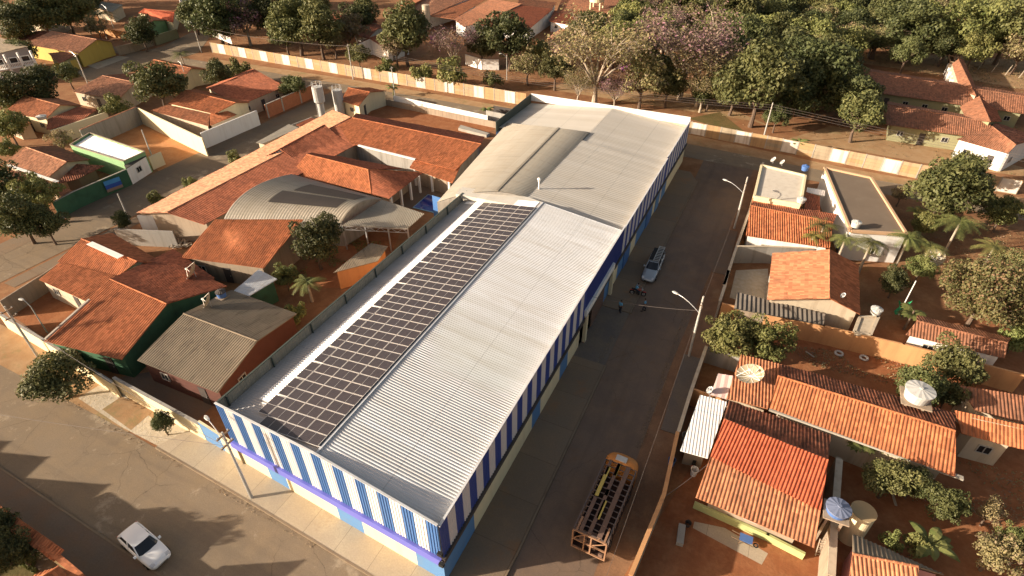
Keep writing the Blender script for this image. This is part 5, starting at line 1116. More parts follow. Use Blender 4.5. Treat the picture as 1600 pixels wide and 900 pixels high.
# closed canopy of the wood: every tree its own object, but nothing tells the inner ones apart
def inpoly(x, y, q):
    c = False; j = len(q) - 1
    for i in range(len(q)):
        if (q[i][1] > y) != (q[j][1] > y) and x < (q[j][0] - q[i][0]) * (y - q[i][1]) / (q[j][1] - q[i][1]) + q[i][0]: c = not c
        j = i
    return c
WOODS = [([G(p) for p in D('f', 1130, 178, 1310, 205, 1345, 130, 1330, 100, 1460, 80, 1460, -5, 1100, -5, 1020, 40)], 11, 'deep canopy tree of the closed wood between the precast wall and the upper right school', 'trees of the closed wood', ['mango', 'dark', 'loose', 'mango', 'light', 'bare', 'dark']),
    ([G(p) for p in D('f', 870, 120, 1060, 160, 1120, 60, 1010, -5, 960, -5, 985, 60, 870, 80)], 11, 'thin leafed tree filling the gaps between the bare limbed trees of the wood', 'trees between the bare trees', ['loose', 'mango', 'loose', 'light', 'barepink']),
    ([G(p) for p in D('f', 1490, 60, 1640, 95, 1640, -5, 1500, -5)], 14, 'leafy tree of the grove in the top right corner', 'trees of the top right grove', ['mango', 'light', 'dark']),
    ([G(p) for p in D('f', 300, 40, 560, 85, 570, 40, 545, 0, 300, -5)], 14, 'leafy tree of the grove above the left end of the precast wall', 'trees of the grove by the banner', ['mango', 'dark', 'loose', 'mango']),
    ([G(p) for p in D('f', 0, 60, 60, 75, 160, 30, 200, -5, 0, -5)], 15, 'garden tree of the leafy top left corner', 'garden trees at the top left', ['mango', 'dark', 'light'])]
for wi, (q, sp, lab, grp, kinds) in enumerate(WOODS):
    rr = random.Random(40 + wi); xs = [p[0] for p in q]; ys = [p[1] for p in q]; x = min(xs); n = 0
    while x < max(xs):
        y = min(ys)
        while y < max(ys):
            px_, py_ = x + rr.uniform(-.4, .4) * sp, y + rr.uniform(-.4, .4) * sp
            if inpoly(px_, py_, q):
                r = rr.uniform(3.6, 5.8); k = kinds[n % len(kinds)]; T = tree_at(lab, (px_, py_), r, k, n % 2, r * rr.uniform(.95, 1.25)); T['group'] = grp; T.rotation_euler[2] = rr.random() * 6.28; n += 1
            y += sp
        x += sp
for i, (px, h, L, m, lab) in enumerate([((128, 18), 6, 24, LF_PALM, 'drooping palm at the top left, left one of the pair'), ((152, 22), 6.5, 26, LF_PALM, 'drooping palm at the top left, right one of the pair'),
    ((282, 84), 3.5, 17, LF_PALM, 'spiky palm-like tree at the bend of the upper street'), ((1288, 352), 4.5, 26, LF_PALM, 'palm behind the striped terracotta roof'), ((1272, 368), 3.8, 20, LF_PALMY, 'yellowing palm over the striped terracotta roof'),
    ((1322, 372), 4.2, 24, LF_PALM, 'palm left of the middle in the garden row'), ((1362, 378), 4.6, 30, LF_PALM, 'palm in the middle of the garden row'), ((1420, 372), 4.6, 30, LF_PALM, 'palm at the right of the garden row'),
    ((1455, 385), 4.2, 26, LF_PALM, 'short palm under the big dense tree'), ((1502, 345), 5.0, 36, LF_PALM, 'bright palm with long fronds beside the big dense tree'), ((480, 440), 2.8, 26, LF_PALM, 'light green palm in the shaded garden by the brown roof'),
    ((1555, 385), 4.4, 30, LF_PALM, 'palm at the edge of the rusty mango tree')]):
    palmpx(lab, px, h, L, n=18, mat=m, seed=i)
broadleaf('papaya tree with round leaf clusters beside the red banded house', G((1335, 715)), 2.6, 11, 1.5, .62, 'papaya_tree', 'papaya tree', 3, lobed=True)
broadleaf('small papaya tree beside the green tarpaulin', G((1412, 515)), 2.6, 12, .9, .6, 'papaya_tree', 'papaya tree', 9, lobed=True)
for i, (p, l) in enumerate([((1425, 350), 'banana plant at the foot of the big dense tree'), ((45, 50), 'banana plant in the top left garden'), ((28, 42), 'second banana plant in the top left garden'), ((1435, 870), 'banana plant in the bottom right yard'), ((760, 185), 'young plant beside the white school wall'), ((615, 150), 'dark leafed plant by the gatehouse'), ((1245, 238), 'small roadside plant by the precast wall')]):
    broadleaf(l, G(p), 1.8, 9, 1.8, .38, seed=i, name='banana_plant' if 'banana' in l else 'garden_plant', cat='banana plant' if 'banana' in l else 'plant')

# dry grass and fallen leaves nobody could count: one object each
def scatter(name, label, polys, n, size, mat, seed, hgt=.12):
    rng = np.random.default_rng(seed); P = []
    for poly in polys:
        q = np.array([(G(p).x, G(p).y) for p in poly]); lo, hi = q.min(0), q.max(0); m = n // len(polys); c = rng.uniform(lo, hi, (m * 3, 2)); ins = np.zeros(len(c), bool); j = len(q) - 1
        for i in range(len(q)):
            a, b = q[i], q[j]; cond = ((a[1] > c[:, 1]) != (b[1] > c[:, 1])) & (c[:, 0] < (b[0] - a[0]) * (c[:, 1] - a[1]) / (b[1] - a[1] + 1e-9) + a[0]); ins ^= cond; j = i
        c = c[ins][:m]; cl = np.sin(c[:, 0] * .9 + seed) + np.sin(c[:, 1] * 1.3 + c[:, 0] * .4) > -.5; P.append(c[cl])
    P = np.concatenate(P); Z = rng.uniform(.05, hgt, len(P)); me = leafmesh(name, mat, np.column_stack([P, Z]), np.tile([0, 0, 1.0], (len(P), 1)), size, rng, .8)
    o = bpy.data.objects.new(name, me); C.objects.link(o); tag(o, label, 'ground cover', kind='stuff')
scatter('dry_grass', 'dry grass tufts over the floor of the wood and the verges behind the precast wall', [D('f', 340, 70, 820, 150, 860, 110, 420, 30), D('f', 900, 150, 1600, 280, 1600, 120, 1000, 60), D('f', 1330, 95, 1600, 150, 1600, 90, 1330, 70)], 9000, .16, LF_DRY, 3, .25)
scatter('yard_weeds', 'low weeds and leaf litter in the right yards', [D('f', 1220, 560, 1420, 610, 1420, 560, 1230, 540), D('f', 1330, 720, 1600, 900, 1600, 740, 1400, 700), D('f', 1380, 350, 1600, 540, 1600, 350, 1420, 330)], 4200, .09, LF_DRY, 5, .15)
scatter('street_litter', 'dry leaves, grit and litter gathered along the kerbs of the streets', [D('f', 100, 618, 200, 677, 300, 729, 400, 791, 560, 890, 545, 893, 290, 738, 90, 625), D('f', 0, 712, 22, 735, 140, 819, 237, 888, 220, 896, 10, 745), D('f', 992, 700, 1072, 480, 1082, 482, 1004, 702), D('f', 860, 690, 955, 524, 963, 526, 870, 694), D('f', 960, 520, 1095, 270, 1101, 272, 967, 522)], 3600, .05, M_plain('litter', (.3, .22, .13), .9, .5, 3), 11, .08)
scatter('street_weeds', 'weeds along the street edges and garden soil on the left', [D('f', 420, 460, 520, 420, 600, 380, 560, 360), D('f', 0, 870, 60, 900, 60, 880, 0, 800), D('f', 0, 150, 100, 120, 120, 20, 0, 60)], 5000, .1, LF_LIGHT, 8, .18)
# ---------------------------------------------------------------- poles, lamps, cables
def pole(label, base, h, lamp=None, cross=None, r=.11, name='utility_pole'):
    B = G(base); T = thing(name, label, 'street lamp' if lamp else 'utility pole', B); mb = MB(); mb.tube([B, B + Vector((0, 0, h))], [r * 1.25, r * .75], 8); mb.build('pole_shaft', POLEM, T)
    if cross:
        for z in cross:
            mb = MB(); mb.box(B + Vector((0, 0, z)), (.12, 1.1, .1)); mb.box(B + Vector((0, 0, z - .5)), (.3, .1, .08)); co = mb.build('crossarm', WOOD, T)
            for k in (-.45, 0, .45): ins = MB(); ins.lathe(B + Vector((0, k, z + .05)), [(.05, 0), (.06, .06), (.03, .14), (0, .15)], 8); ins.build('insulator', TANKW, co)
    if lamp:
        a, L, z = lamp; d = Vector((math.cos(a), math.sin(a), 0)); arm = MB(); pts = [B + Vector((0, 0, z)) + d * L * t + Vector((0, 0, .9 * math.sin(t * 1.6))) for t in (0, .25, .5, .75, 1)]
        arm.tube(pts, .035, 6); ao = arm.build('lamp_arm', STEEL, T); hd = MB(); q = pts[-1]
        hd.loft([[q + d * x + Vector((-d.y, d.x, 0)) * w * c + Vector((0, 0, hh * s)) for c, s in ((1, 0), (.7, 1), (-.7, 1), (-1, 0), (-.6, -.8), (.6, -.8))] for x, w, hh in ((-.15, .05, .04), (0, .12, .08), (.35, .15, .1), (.55, .05, .04))]); hd.build('lamp_head', TANKW, ao)
    return B
def px_dir(a, b): v = G(b) - G(a); return math.atan2(v.y, v.x)
p1 = pole('street lamp pole standing on the front pavement before the striped facade', (394, 779), 7.9, (math.radians(163), 2.6, 6.3), [7.6, 6.6])
p2 = pole('street lamp pole in the side street across from the entrance', (1076, 557), 7.6, (math.radians(160), 2.6, 5.6), [6.9])
p4 = pole('far street lamp pole near the end of the side street', (1147, 357), 7.6, (math.radians(160), 2.6, 5.3), [6.9])
p5 = pole('pole beside the round street tree at the front wall', (59, 557), 6.4, None, [5.9, 5.1])
p3 = pole('tall plain pole against the long precast wall', (552, 124), 7.6, None, [7.2])
p6 = pole('street lamp pole at the end of the precast wall by the banner', (315, 82), 7.0, (math.radians(150), 3.0, 6.0), [6.6])
p7 = pole('street lamp pole below the yellow walled house', (137, 130), 6.4, (math.radians(170), 2.0, 5.6), [6.0])
p8 = pole('slim pole at the corner of the empty dirt lot', (243, 258), 6.0, None, None, .11)
p9 = pole('slim pole beside the bush in the left corner yard', (205, 350), 4.6, None, None, .1)
p10 = pole('pole near the gatehouse on the upper street', (617, 150), 6.0, None, [5.6], .11)
p11 = pole('pole at the right end of the side street beside the precast wall', (1190, 226), 7.4, None, [7.0, 6.4])
p12 = pole('street lamp in the dry strip behind the precast wall', (792, 125), 5.5, (math.radians(200), 1.2, 4.8), None, .08)
p13 = pole('far street lamp beside the palms at the upper left', (178, 44), 6.0, (math.radians(165), 2.4, 5.2), None, .1)
p14 = pole('slim pole behind the mango tree', (296, 138), 5.0, (math.radians(165), .8, 4.6), None, .1)
p15 = pole('thin pole behind the stained terracotta roof yard', (74, 520), 3.6, (math.radians(190), .5, 3.4), None, .06)
p16 = pole('leaning pole in the far wood beside the spreading tree', (1437, 75), 6.5, None, None, .09)
def cable(label, a, b, sag=.6, r=.014, n=14):
    mb = MB(); pts = []
    for i in range(n + 1):
        t = i / n; p = Vector(a).lerp(Vector(b), t); p.z -= sag * 4 * t * (1 - t); pts.append(p)
    mb.tube(pts, r, 4); return lonething(mb, 'power_cable', [M_plain('cable', (.12, .1, .09), .7, .05)], label, 'cable', pts[0])
U_ = lambda p, z: Vector((p.x, p.y, z))
cable('power cable from the front pole off the left edge of the photo', U_(p1, 6.4), Vector((-75, 3, 6.6)), .8)
cable('power cable along the front wall from the left pole over the small round tree', U_(p5, 5.2), U_(p1, 6.2), .9)
cable('short cable from the left pole toward the left edge', U_(p5, 5.1), Vector((-120, 18, 5.6)), .8)
cable('cable crossing the side street above the two standing people', U_(p2, 5.9), Vector((XR, 44.5, 5.2)), .3, .02)
for k, z in enumerate((7.4, 7.0, 6.6)):
    cable(('upper', 'middle', 'lower')[k] + ' cable along the precast wall from the tall pole to the right', U_(p3, z), U_(p11, z - .4), 1.6, .02)
    cable(('upper', 'middle', 'lower')[k] + ' cable from the side street end pole past the school', U_(p11, z - .3), Vector((60, 96, z)), .8, .018)
cable('cable from the tall wall pole to the lamp by the banner', U_(p3, 7.2), U_(p6, 6.6), .9, .03)
cable('long cable running down the right pavement between the street lamps', U_(p2, 6.8), U_(p4, 6.8), .8, .009)
cable('long cable running from the middle street lamp to the bottom edge', U_(p2, 6.8), Vector((-2.4, 8, 6.6)), 1.0, .009)
cable('drop cable from the side street wall to the red banded house', G((1032, 780), 2.2), G((1110, 722), 3.2), .2, .02)

# ---------------------------------------------------------------- water tanks, dishes and small yard things
def tank(label, px, z, r, h, mat, lid, group=None, stand=None):
    P = G(px, z); T = thing('water_tank', label, 'water tank', P, group); B = P
    mb = MB(); mb.lathe(B, [(0, 0), (r * .85, 0), (r * .93, h * .5), (r, h), (r * 1.04, h + .03)], 24); mb.build('tank_body', mat, T)
    mb = MB(); n = 24; top = [(B + Vector((math.cos(2 * math.pi * k / n) * r * 1.06, math.sin(2 * math.pi * k / n) * r * 1.06, h + .04 + (.03 if k % 2 else 0)))) for k in range(n)]; c = B + Vector((0, 0, h + .22))
    for k in range(n): mb.face([top[k], top[(k + 1) % n], c])
    mb.lathe(B, [(r * 1.06, h - .04), (r * 1.06, h + .05)], 24); mb.lathe(B, [(.14, h + .2), (.14, h + .27), (0, h + .27)], 12); mb.build('lid', lid, T)
    if stand:
        mb = MB(); 
        for sx in (-1, 1):
            for sy in (-1, 1): mb.box(B + Vector((sx * r * .6, sy * r * .6, -stand / 2)), (.16, .16, stand))
        mb.box(B + Vector((0, 0, -.06)), (r * 2.1, r * 2.1, .1)); mb.build('stand', RAW, T)
    return T
tank('large pale round water tank with a cross-ribbed lid on the long orange roof', (1431, 622), 4.2, 1.05, .95, TANKW, TANKW, stand=2.6)
tank('blue water tank with a ribbed lid on a stand beside the red banded house', (1307, 800), 3.6, .78, .5, TANKB, M_plain('lid_bluegrey', (.16, .19, .28), .5), stand=3.6)
tank('pale water tank on the small beige outhouse', (1367, 490), 2.4, .55, .6, TANKW, TANKW)
tank('pale water tank at the near corner of the dark flat roof', (1336, 354), 4.25, .55, .6, TANKW, TANKW)
tank('white water tank at the near corner of the cream slab roof', (1251, 316), 4.2, .55, .5, TANKW, TANKW)
tank('blue water tank behind the cream slab roof', (1257, 266), 4.2, .5, .6, TANKB, TANKB)
tank('small blue water tank on a stand between the brown and stained roofs', (347, 463), 3.4, .5, .6, TANKB, IRON, stand=3.2)
tank('pale square-lidded tank on the far left gabled house', (66, 186), 3.3, .8, .5, TANKW, TANKW)
P = G((1325, 838)); T = thing('cylinder_tower', 'tall cream concrete cylinder with a flat tan top in the bottom right yard', 'water tower', P)
mb = MB(); mb.lathe(P, [(.82, 0), (.82, 3.2)], 32); mb.build('shaft', CREAM, T); mb = MB(); mb.lathe(P, [(.82, 3.2), (.84, 3.26), (0, 3.26)], 32); mb.build('top_slab', M_plain('tan_top', (.36, .26, .14), .9, .1), T); mb = MB(); mb.tube([P + Vector((.86, .1, 0)), P + Vector((.86, .1, 3.1))], .05, 8); mb.build('pipe', WHITE, T)
def dish(label, px, z, r, az, el, mesh=True, mast=1.0):
    P = G(px, z); T = thing('satellite_dish', label, 'satellite dish', P - Vector((0, 0, mast))); M = Matrix.Rotation(az, 3, 'Z') @ Matrix.Rotation(math.radians(90 - el), 3, 'Y')
    mb = MB(); rings = []; n = 24
    for k in range(6):
        rr = r * k / 5; rings.append([P + M @ Vector((rr * math.cos(2 * math.pi * j / n), rr * math.sin(2 * math.pi * j / n), .32 * rr * rr / r)) for j in range(n)])
    for A, B in zip(rings, rings[1:]):
        for j in range(n): mb.face([A[j], A[(j + 1) % n], B[(j + 1) % n], B[j]])
    mb.build('reflector', MESHD if mesh else TANKW, T); mb = MB()
    if mesh:
        for j in range(0, n, 2):
            for A, B in zip(rings[:-1], rings[1:]): mb.beam(A[j] + M @ Vector((0, 0, .02)), B[j] + M @ Vector((0, 0, .02)), .03)
    f = P + M @ Vector((0, 0, r * .75))
    for j in range(0, n, 8): mb.beam(rings[-1][j], f, .035)
    mb.box(f, (.16, .16, .16)); mb.build('feed_arms', WHITE if mesh else STEEL, T); mb = MB(); mb.tube([P, P - Vector((0, 0, mast))], .05, 8); mb.build('mast', STEEL, T); return T
dish('large round mesh dish lying on the square orange tile roof', (1173, 588), 3.9, 1.15, math.radians(200), 70, mast=.7)
dish('mesh dish on the dark red roof, tilted to the left', (303, 424), 4.4, 1.05, math.radians(215), 32, mast=.8)
dish('pale mesh dish at the corner between the green wall and the brown roof', (327, 470), 4.4, .85, math.radians(215), 28, mast=1.5)
dish('white mesh dish in the garden between palms and the rusty mango tree', (1460, 405), 2.0, 1.2, math.radians(225), 45, mast=2.0)
for i, (p, z, l, r) in enumerate([((1209, 250), 4.5, 'small white dish on the far edge of the cream slab roof, left one', .45), ((1223, 254), 4.5, 'small white dish on the far edge of the cream slab roof, right one', .4), ((1110, 610), 2.9, 'small white dish beside the pink white awning', .35), ((1318, 462), 4.3, 'small antenna dish on the orange gabled house', .3)]):
    dish(l, p, z, r, math.radians(200), 40, mesh=False, mast=.5)
P = G((842, 297), 7.0); T = thing('exhaust_pipe', 'white exhaust pipe with a cowl on the cream metal roof ridge', 'exhaust pipe', P); mb = MB(); mb.tube([P, P + Vector((0, 0, 1.35))], .1, 10); mb.build('pipe', WHITE, T); mb = MB(); mb.lathe(P + Vector((0, 0, 1.4)), [(.22, 0), (.26, .12), (.05, .3), (0, .3)], 12); mb.lathe(P + Vector((0, 0, 1.2)), [(.2, 0), (.2, .05)], 12); mb.build('cowl', WHITE, T)
for i, (p, z) in enumerate((((686, 851), 5.0), ((690, 873), 3.2))):
    a = Vector((XR + .1, NR.y - .25, 4.6 if i == 0 else 3.3)); T = thing('floodlight', ('upper', 'lower')[i] + ' black floodlight on the near corner of the striped warehouse', 'floodlight', a); mb = MB(); mb.box(a + Vector((.1, -.2, 0)), (.35, .22, .3)); mb.build('lamp_body', BLACK, T); mb = MB(); mb.beam(a, a + Vector((.1, -.15, 0)), .06); mb.build('bracket', STEEL, T)
def torus(mb, c, R, r, n=20, m=8):
    c = Vector(c); rings = [[c + Vector(((R + r * math.cos(2 * math.pi * j / m)) * math.cos(2 * math.pi * i / n), (R + r * math.cos(2 * math.pi * j / m)) * math.sin(2 * math.pi * i / n), r * math.sin(2 * math.pi * j / m))) for j in range(m)] for i in range(n)]
    for i in range(n): 
        A, B = rings[i], rings[(i + 1) % n]
        for j in range(m): mb.face([A[j], A[(j + 1) % m], B[(j + 1) % m], B[j]])
for p, l in (((1311, 552), 'old tyre lying by the orange wall, left one'), ((1350, 559), 'old tyre lying by the orange wall, right one')):
    mb = MB(); torus(mb, G(p, .12), .34, .11); lonething(mb, 'old_tyre', [TANKW], l, 'tyre', G(p))
for i, (a, b, l) in enumerate((((1259, 549), (1272, 558), 'short pale board lying in the right dirt yard'), ((1385, 740), (1400, 790), 'long board leaning on the ground under the yard trees'))):
    mb = MB(); mb.beam(G(a, .1), G(b, .1), .18, .06); lonething(mb, 'board', [BARKP], l, 'board', G(a))
# rubble pile beside the ochre wall
T = thing('scrap_pile', 'pile of pale boards and rubble beside the ochre school end wall', 'scrap pile', G((275, 383))); rr = random.Random(4)
for k in range(46):
    p = G((262 + rr.random() * 32, 375 + rr.random() * 13), .1 + rr.random() * .35); a = rr.random() * 3.1; l = rr.uniform(.3, 1.1); mb = MB(); mb.beam(p, p + Vector((math.cos(a) * l, math.sin(a) * l, rr.uniform(-.05, .25))), rr.uniform(.08, .22), .07); mb.build('board', BARKP, T)
for i, (px, sc, l) in enumerate((((1405, 470), 1, 'left green tarpaulin hanging from a pole by the papaya tree'), ((1425, 470), -1, 'right green tarpaulin hanging beside the papaya tree'))):
    a = G(px, 2.6); b = a + Vector((.9 * sc, .3, -2.0)); mb = MB(); rws = []
    for k in range(7):
        t = k / 6; c = a.lerp(b, t); w = .15 + .75 * math.sin(t * 2.6); rws.append([c + Vector((0, -w + .1 * math.sin(k * 2), 0)), c + Vector((.15 * math.sin(k * 1.7), 0, .1)), c + Vector((0, w * .6, -.15))])
    for A, B in zip(rws, rws[1:]):
        for j in range(2): mb.face([A[j], A[j + 1], B[j + 1], B[j]])
    lonething(mb, 'tarpaulin', [M_plain('tarp_green', (.02, .22, .09), .6, .1)], l, 'tarpaulin', (a.x, a.y, 0))
mb = MB(); a = G((1404, 492)); mb.tube([a, a + Vector((0, 0, 4.6))], [.07, .05], 8); lonething(mb, 'flag_pole', [WHITE], 'thin white pole beside the green tarpaulins', 'pole', a)
# yard: wheelbarrow, stool, bucket, wire
P = G((1163, 848)); T = thing('wheelbarrow', 'blue wheelbarrow tipped beside the lime veranda wall', 'wheelbarrow', P)
mb = MB(); mb.loft([[P + Vector((x * s, y * s, z)) for x, y in ((-.45, -.3), (.45, -.3), (.45, .3), (-.45, .3))] for s, z in ((.6, .3), (1, .6))]); mb.build('tray', TANKB, T); mb = MB()
for s in (-.25, .25): mb.beam(P + Vector((-1.0, s, .55)), P + Vector((.6, s, .25)), .05); mb.beam(P + Vector((-.4, s, 0)), P + Vector((-.3, s, .4)), .05)
mb.build('handles', WOOD, T); mb = MB(); torus(mb, P + Vector((.75, 0, .2)), .15, .05); mb.build('wheel', BLACK, T)
P = G((1128, 645), 0)
P = G((1063, 838)); T = thing('water_pump', 'small grey trough and bucket in the shaded red yard', 'trough', P); mb = MB(); mb.box(P + Vector((0, 0, .2)), (.5, 1.6, .4), .1); mb.build('trough_body', CONC, T); mb = MB(); mb.lathe(P + Vector((.3, 1.1, 0)), [(.18, 0), (.24, .4)], 12); mb.build('bucket', IRON, T)
for i, (p, m, l) in enumerate((((1048, 727), TANKB, 'blue bin behind the side street wall'), ((1083, 742), WHITE, 'white bin beside the carport roof'), ((1069, 688), TANKW, 'pale plastic crate beside the carport roof'))):
    P = G(p); mb = MB(); mb.lathe(P, [(.22, 0), (.3, .75), (.32, .78), (.26, .76), (.2, .1), (0, .1)], 14); lonething(mb, 'bin', [m], l, 'bin', P)
P = G((1085, 722)); T = thing('motorcycle', 'small parked motorcycle in the yard by the carport roof', 'motorcycle', P)
for i, (a, b, l) in enumerate((((1284, 862), (1302, 836), 'wooden ladder leaning on the brown dividing wall, nearer one'), ((1278, 868), (1286, 842), 'wooden ladder lying beside the veranda corner, farther left one'))):
    A, B = G(a), G(b, 1.6); T = thing('wooden_ladder', l, 'ladder', A); d_ = (B - A).normalized(); sd = Vector((-d_.y, d_.x, 0)).normalized() * .2
    mb = MB()
    for sg in (-1, 1): mb.beam(A + sd * sg, B + sd * sg, .06)
    for k in range(7): c_ = A.lerp(B, (k + .5) / 7); mb.beam(c_ - sd, c_ + sd, .045)
    mb.build('ladder_frame', BARKP, T)
# ---------------------------------------------------------------- vehicles
def wheel(T, c, r, w, ax, name='wheel'):
    """c centre, ax = axle direction"""
    c = Vector(c); ax = Vector(ax).normalized(); u = Vector((0, 0, 1)); v = ax.cross(u); n = 20; hub = bpy.data.objects.new(name, None); C.objects.link(hub); hub.parent = T; hub['_o'] = tuple(T['_o'])
    def ring(rr, o): return [c + ax * o + (u * math.cos(2 * math.pi * k / n) + v * math.sin(2 * math.pi * k / n)) * rr for k in range(n)]
    mb = MB(); mb.loft([ring(r * .62, -w / 2), ring(r * .95, -w / 2), ring(r, -w / 3), ring(r, w / 3), ring(r * .95, w / 2), ring(r * .62, w / 2)], cap=False); mb.build('tyre', BLACK, hub)
    mb = MB(); mb.loft([ring(r * .62, -w * .4), ring(r * .62, w * .4), ring(r * .2, w * .5)]); mb.build('rim', STEEL, hub); return hub
def car(label, front, rear, paint, kind='hatch', wdt=1.66, name='parked_car'):
    f, b = Vector(front), Vector(rear); d = (f - b); L = d.length; d.normalize(); s = Vector((-d.y, d.x, 0)); B = (f + b) / 2
    T = thing(name, label, 'car', (B.x, B.y, 0)); h = wdt / 2
    def P(x, y, z): return B + d * (x * L / 2) + s * (y * h) + Vector((0, 0, z))
    st = [(-1, .78, .35, .72), (-.97, .88, .26, .86), (-.9, .95, .22, .95), (-.7, 1, .2, .97), (-.3, 1, .2, .95), (.15, 1, .2, .93), (.45, .99, .2, .9), (.7, .96, .2, .84), (.88, .9, .22, .76), (.96, .8, .28, .66), (1, .66, .36, .55)]
    rings = []
    for x, w, z0, z1 in st:
        zm = z0 + (z1 - z0) * .55; rings.append([P(x, w * a, z) for a, z in ((.0, z0), (.8, z0), (.97, z0 + .12), (1.0, zm), (.96, z1 - .06), (.86, z1), (.45, z1 + .035), (0, z1 + .045), (-.45, z1 + .035), (-.86, z1), (-.96, z1 - .06), (-1, zm), (-.97, z0 + .12), (-.8, z0))])
    mb = MB(); mb.loft(rings); body = weld(mb.build('body', paint, T, smooth=True))
    xr = -.93 if kind == 'wagon' else -.88; xr2 = -.8 if kind == 'wagon' else -.66; xf2, xf = .08, .42
    zt = 1.42; zb = .93
    mb = MB(); lo = [P(xr, -.84, zb), P(xr, .84, zb), P(xf - .1, .88, zb), P(xf, .6, zb - .02), P(xf + .02, 0, zb), P(xf, -.6, zb - .02), P(xf - .1, -.88, zb)]; hi = [P(xr2, -.66, zt - .04), P(xr2, .66, zt - .04), P(xf2 - .04, .68, zt - .04), P(xf2, .5, zt - .03), P(xf2 + .02, 0, zt - .02), P(xf2, -.5, zt - .03), P(xf2 - .04, -.68, zt - .04)]
    mb.loft([lo, hi]); mb.build('windows', GLASS, T)
    mb = MB(); r0 = [P(xr2 - .04, .7 * a, zt - .05) for a in (-1, -.5, 0, .5, 1)]; r1 = [P(xr2 + .1, .72 * a, zt + .02 + .03 * (1 - a * a)) for a in (-1, -.5, 0, .5, 1)]; r2 = [P(xf2 - .15, .7 * a, zt + .01 + .03 * (1 - a * a)) for a in (-1, -.5, 0, .5, 1)]; r3 = [P(xf2 + .02 + .02 * (1 - a * a), .66 * a, zt - .03) for a in (-1, -.5, 0, .5, 1)]
    for A, Bq in zip((r0, r1, r2), (r1, r2, r3)):
        for k in range(4): mb.face([A[k], A[k + 1], Bq[k + 1], Bq[k]])
    for A in (r0, r1, r2, r3): pass
    mb.face([p - Vector((0, 0, .06)) for p in (r0[0], r0[4], r3[4], r3[0])][::-1]); weld(mb.build('roof_panel', paint, T, smooth=True))
    mb = MB()
    for y in (-1, 1):
        mb.beam(P(xf - .08, .87 * y, zb), P(xf2 - .02, .69 * y, zt - .02), .07); mb.beam(P(-.25, .885 * y, zb), P(-.28, .7 * y, zt - .02), .08); mb.beam(P(xr + .02, .85 * y, zb), P(xr2, .69 * y, zt - .03), .12); mb.beam(P(xf2 - .02, .69 * y, zt - .01), P(xr2, .69 * y, zt - .01), .05)
        if kind == 'wagon': mb.beam(P(-.58, .87 * y, zb), P(-.58, .69 * y, zt - .02), .08)
    mb.build('pillars', paint, T)
    for x in (-.62, .62):
        for y in (-1, 1): wheel(T, P(x, .92 * y, .29), .29, .18, s)
    for y in (-1, 1):
        mb = MB(); mb.loft([[P(.86, y * a, z) for a, z in ((.5, .68), (.86, .68), (.86, .78), (.5, .8))], [P(.965, y * a, z) for a, z in ((.48, .56), (.78, .58), (.78, .68), (.48, .7))]]); mb.build('headlight', M_plain('lamp_glass', (.55, .55, .55), .15, .03, spec=.6), T)
        mb = MB(); mb.loft([[P(-1.0, y * a, z) for a, z in ((.6, .62), (.8, .62), (.8, .8), (.6, .8))], [P(-.95, y * a, z) for a, z in ((.6, .6), (.9, .6), (.9, .86), (.6, .86))]]); mb.build('tail_light', REDM, T)
        mb = MB(); mb.loft([[P(.34, y * a, z) for a, z in ((.98, .95), (1.18, .96), (1.18, 1.08), (.98, 1.07))], [P(.27, y * a, z) for a, z in ((.98, .95), (1.2, .95), (1.2, 1.1), (.98, 1.08))]]); mb.build('wing_mirror', paint, T)
    mb = MB(); mb.loft([[P(1.0, a, z) for a, z in ((-.45, .36), (.45, .36), (.45, .48), (-.45, .48))], [P(.97, a, z) for a, z in ((-.5, .34), (.5, .34), (.5, .5), (-.5, .5))]]); mb.box(P(.84, 0, .79), (.02, .02, .02)); mb.build('grille', BLACK, T)
    return T, P, zt
car('white hatchback standing in the front street half in shadow', G((258, 884)), G((204, 836)), CARW, name='white_car')
T, P_, zt = car('silver estate car with a roof ladder parked in the side street', G((1010, 444)), G((1029, 402)), CARS, 'wagon', 1.7, name='estate_car')
rk = thing('roof_ladder', 'pale ladder strapped on the roof of the silver estate car', 'ladder', P_(0, 0, 1.5)); mb = MB()
for y in (-.1, .66): mb.beam(P_(-1.02, y, 1.62), P_(.12, y, 1.62), .07)
for k in range(10): x = -.98 + k * .115; mb.beam(P_(x, -.1, 1.62), P_(x, .66, 1.62), .07)
mb.build('rungs', MATS['tank_pale'], rk)
mb = MB(); mb.face([P_(-.9, -.72, 1.5), P_(.02, -.72, 1.5), P_(.02, .72, 1.5), P_(-.9, .72, 1.5)]); mb.beam(P_(-.9, -.72, 1.48), P_(.02, -.72, 1.48), .05); mb.beam(P_(-.9, .72, 1.48), P_(.02, .72, 1.48), .05); mb.build('roof_rack', BLACK, T)
# stripped bus: open roof frame
ctl = [G(p, 2.7) for p in D('f', 946, 715, 995, 738, 949, 846, 897, 826)]
Fm, Bm = (ctl[0] + ctl[1]) / 2, (ctl[2] + ctl[3]) / 2; d = (Fm - Bm); L = d.length; d.normalize(); s = Vector((-d.y, d.x, 0)); O = (Fm + Bm) / 2; O.z = 0; hw = 1.22
BT = thing('stripped_bus', 'rusty stripped bus with an open roof frame and an orange front cap', 'bus', (O.x, O.y, 0))
def Q(x, y, z): return O + d * x + s * y + Vector((0, 0, z))
mb = MB(); h = L / 2
for y in (-1, 1): mb.face([Q(-h, y * hw, .45), Q(h, y * hw, .45), Q(h, y * hw, 1.5), Q(-h, y * hw, 1.5)]); mb.beam(Q(-h, y * hw, 1.5), Q(h, y * hw, 1.5), .08)
mb.face([Q(-h, -hw, .6), Q(h, -hw, .6), Q(h, hw, .6), Q(-h, hw, .6)]); mb.build('body_sides', M_plain('bus_dark', (.035, .018, .014), .8, .3, 1.5), BT)
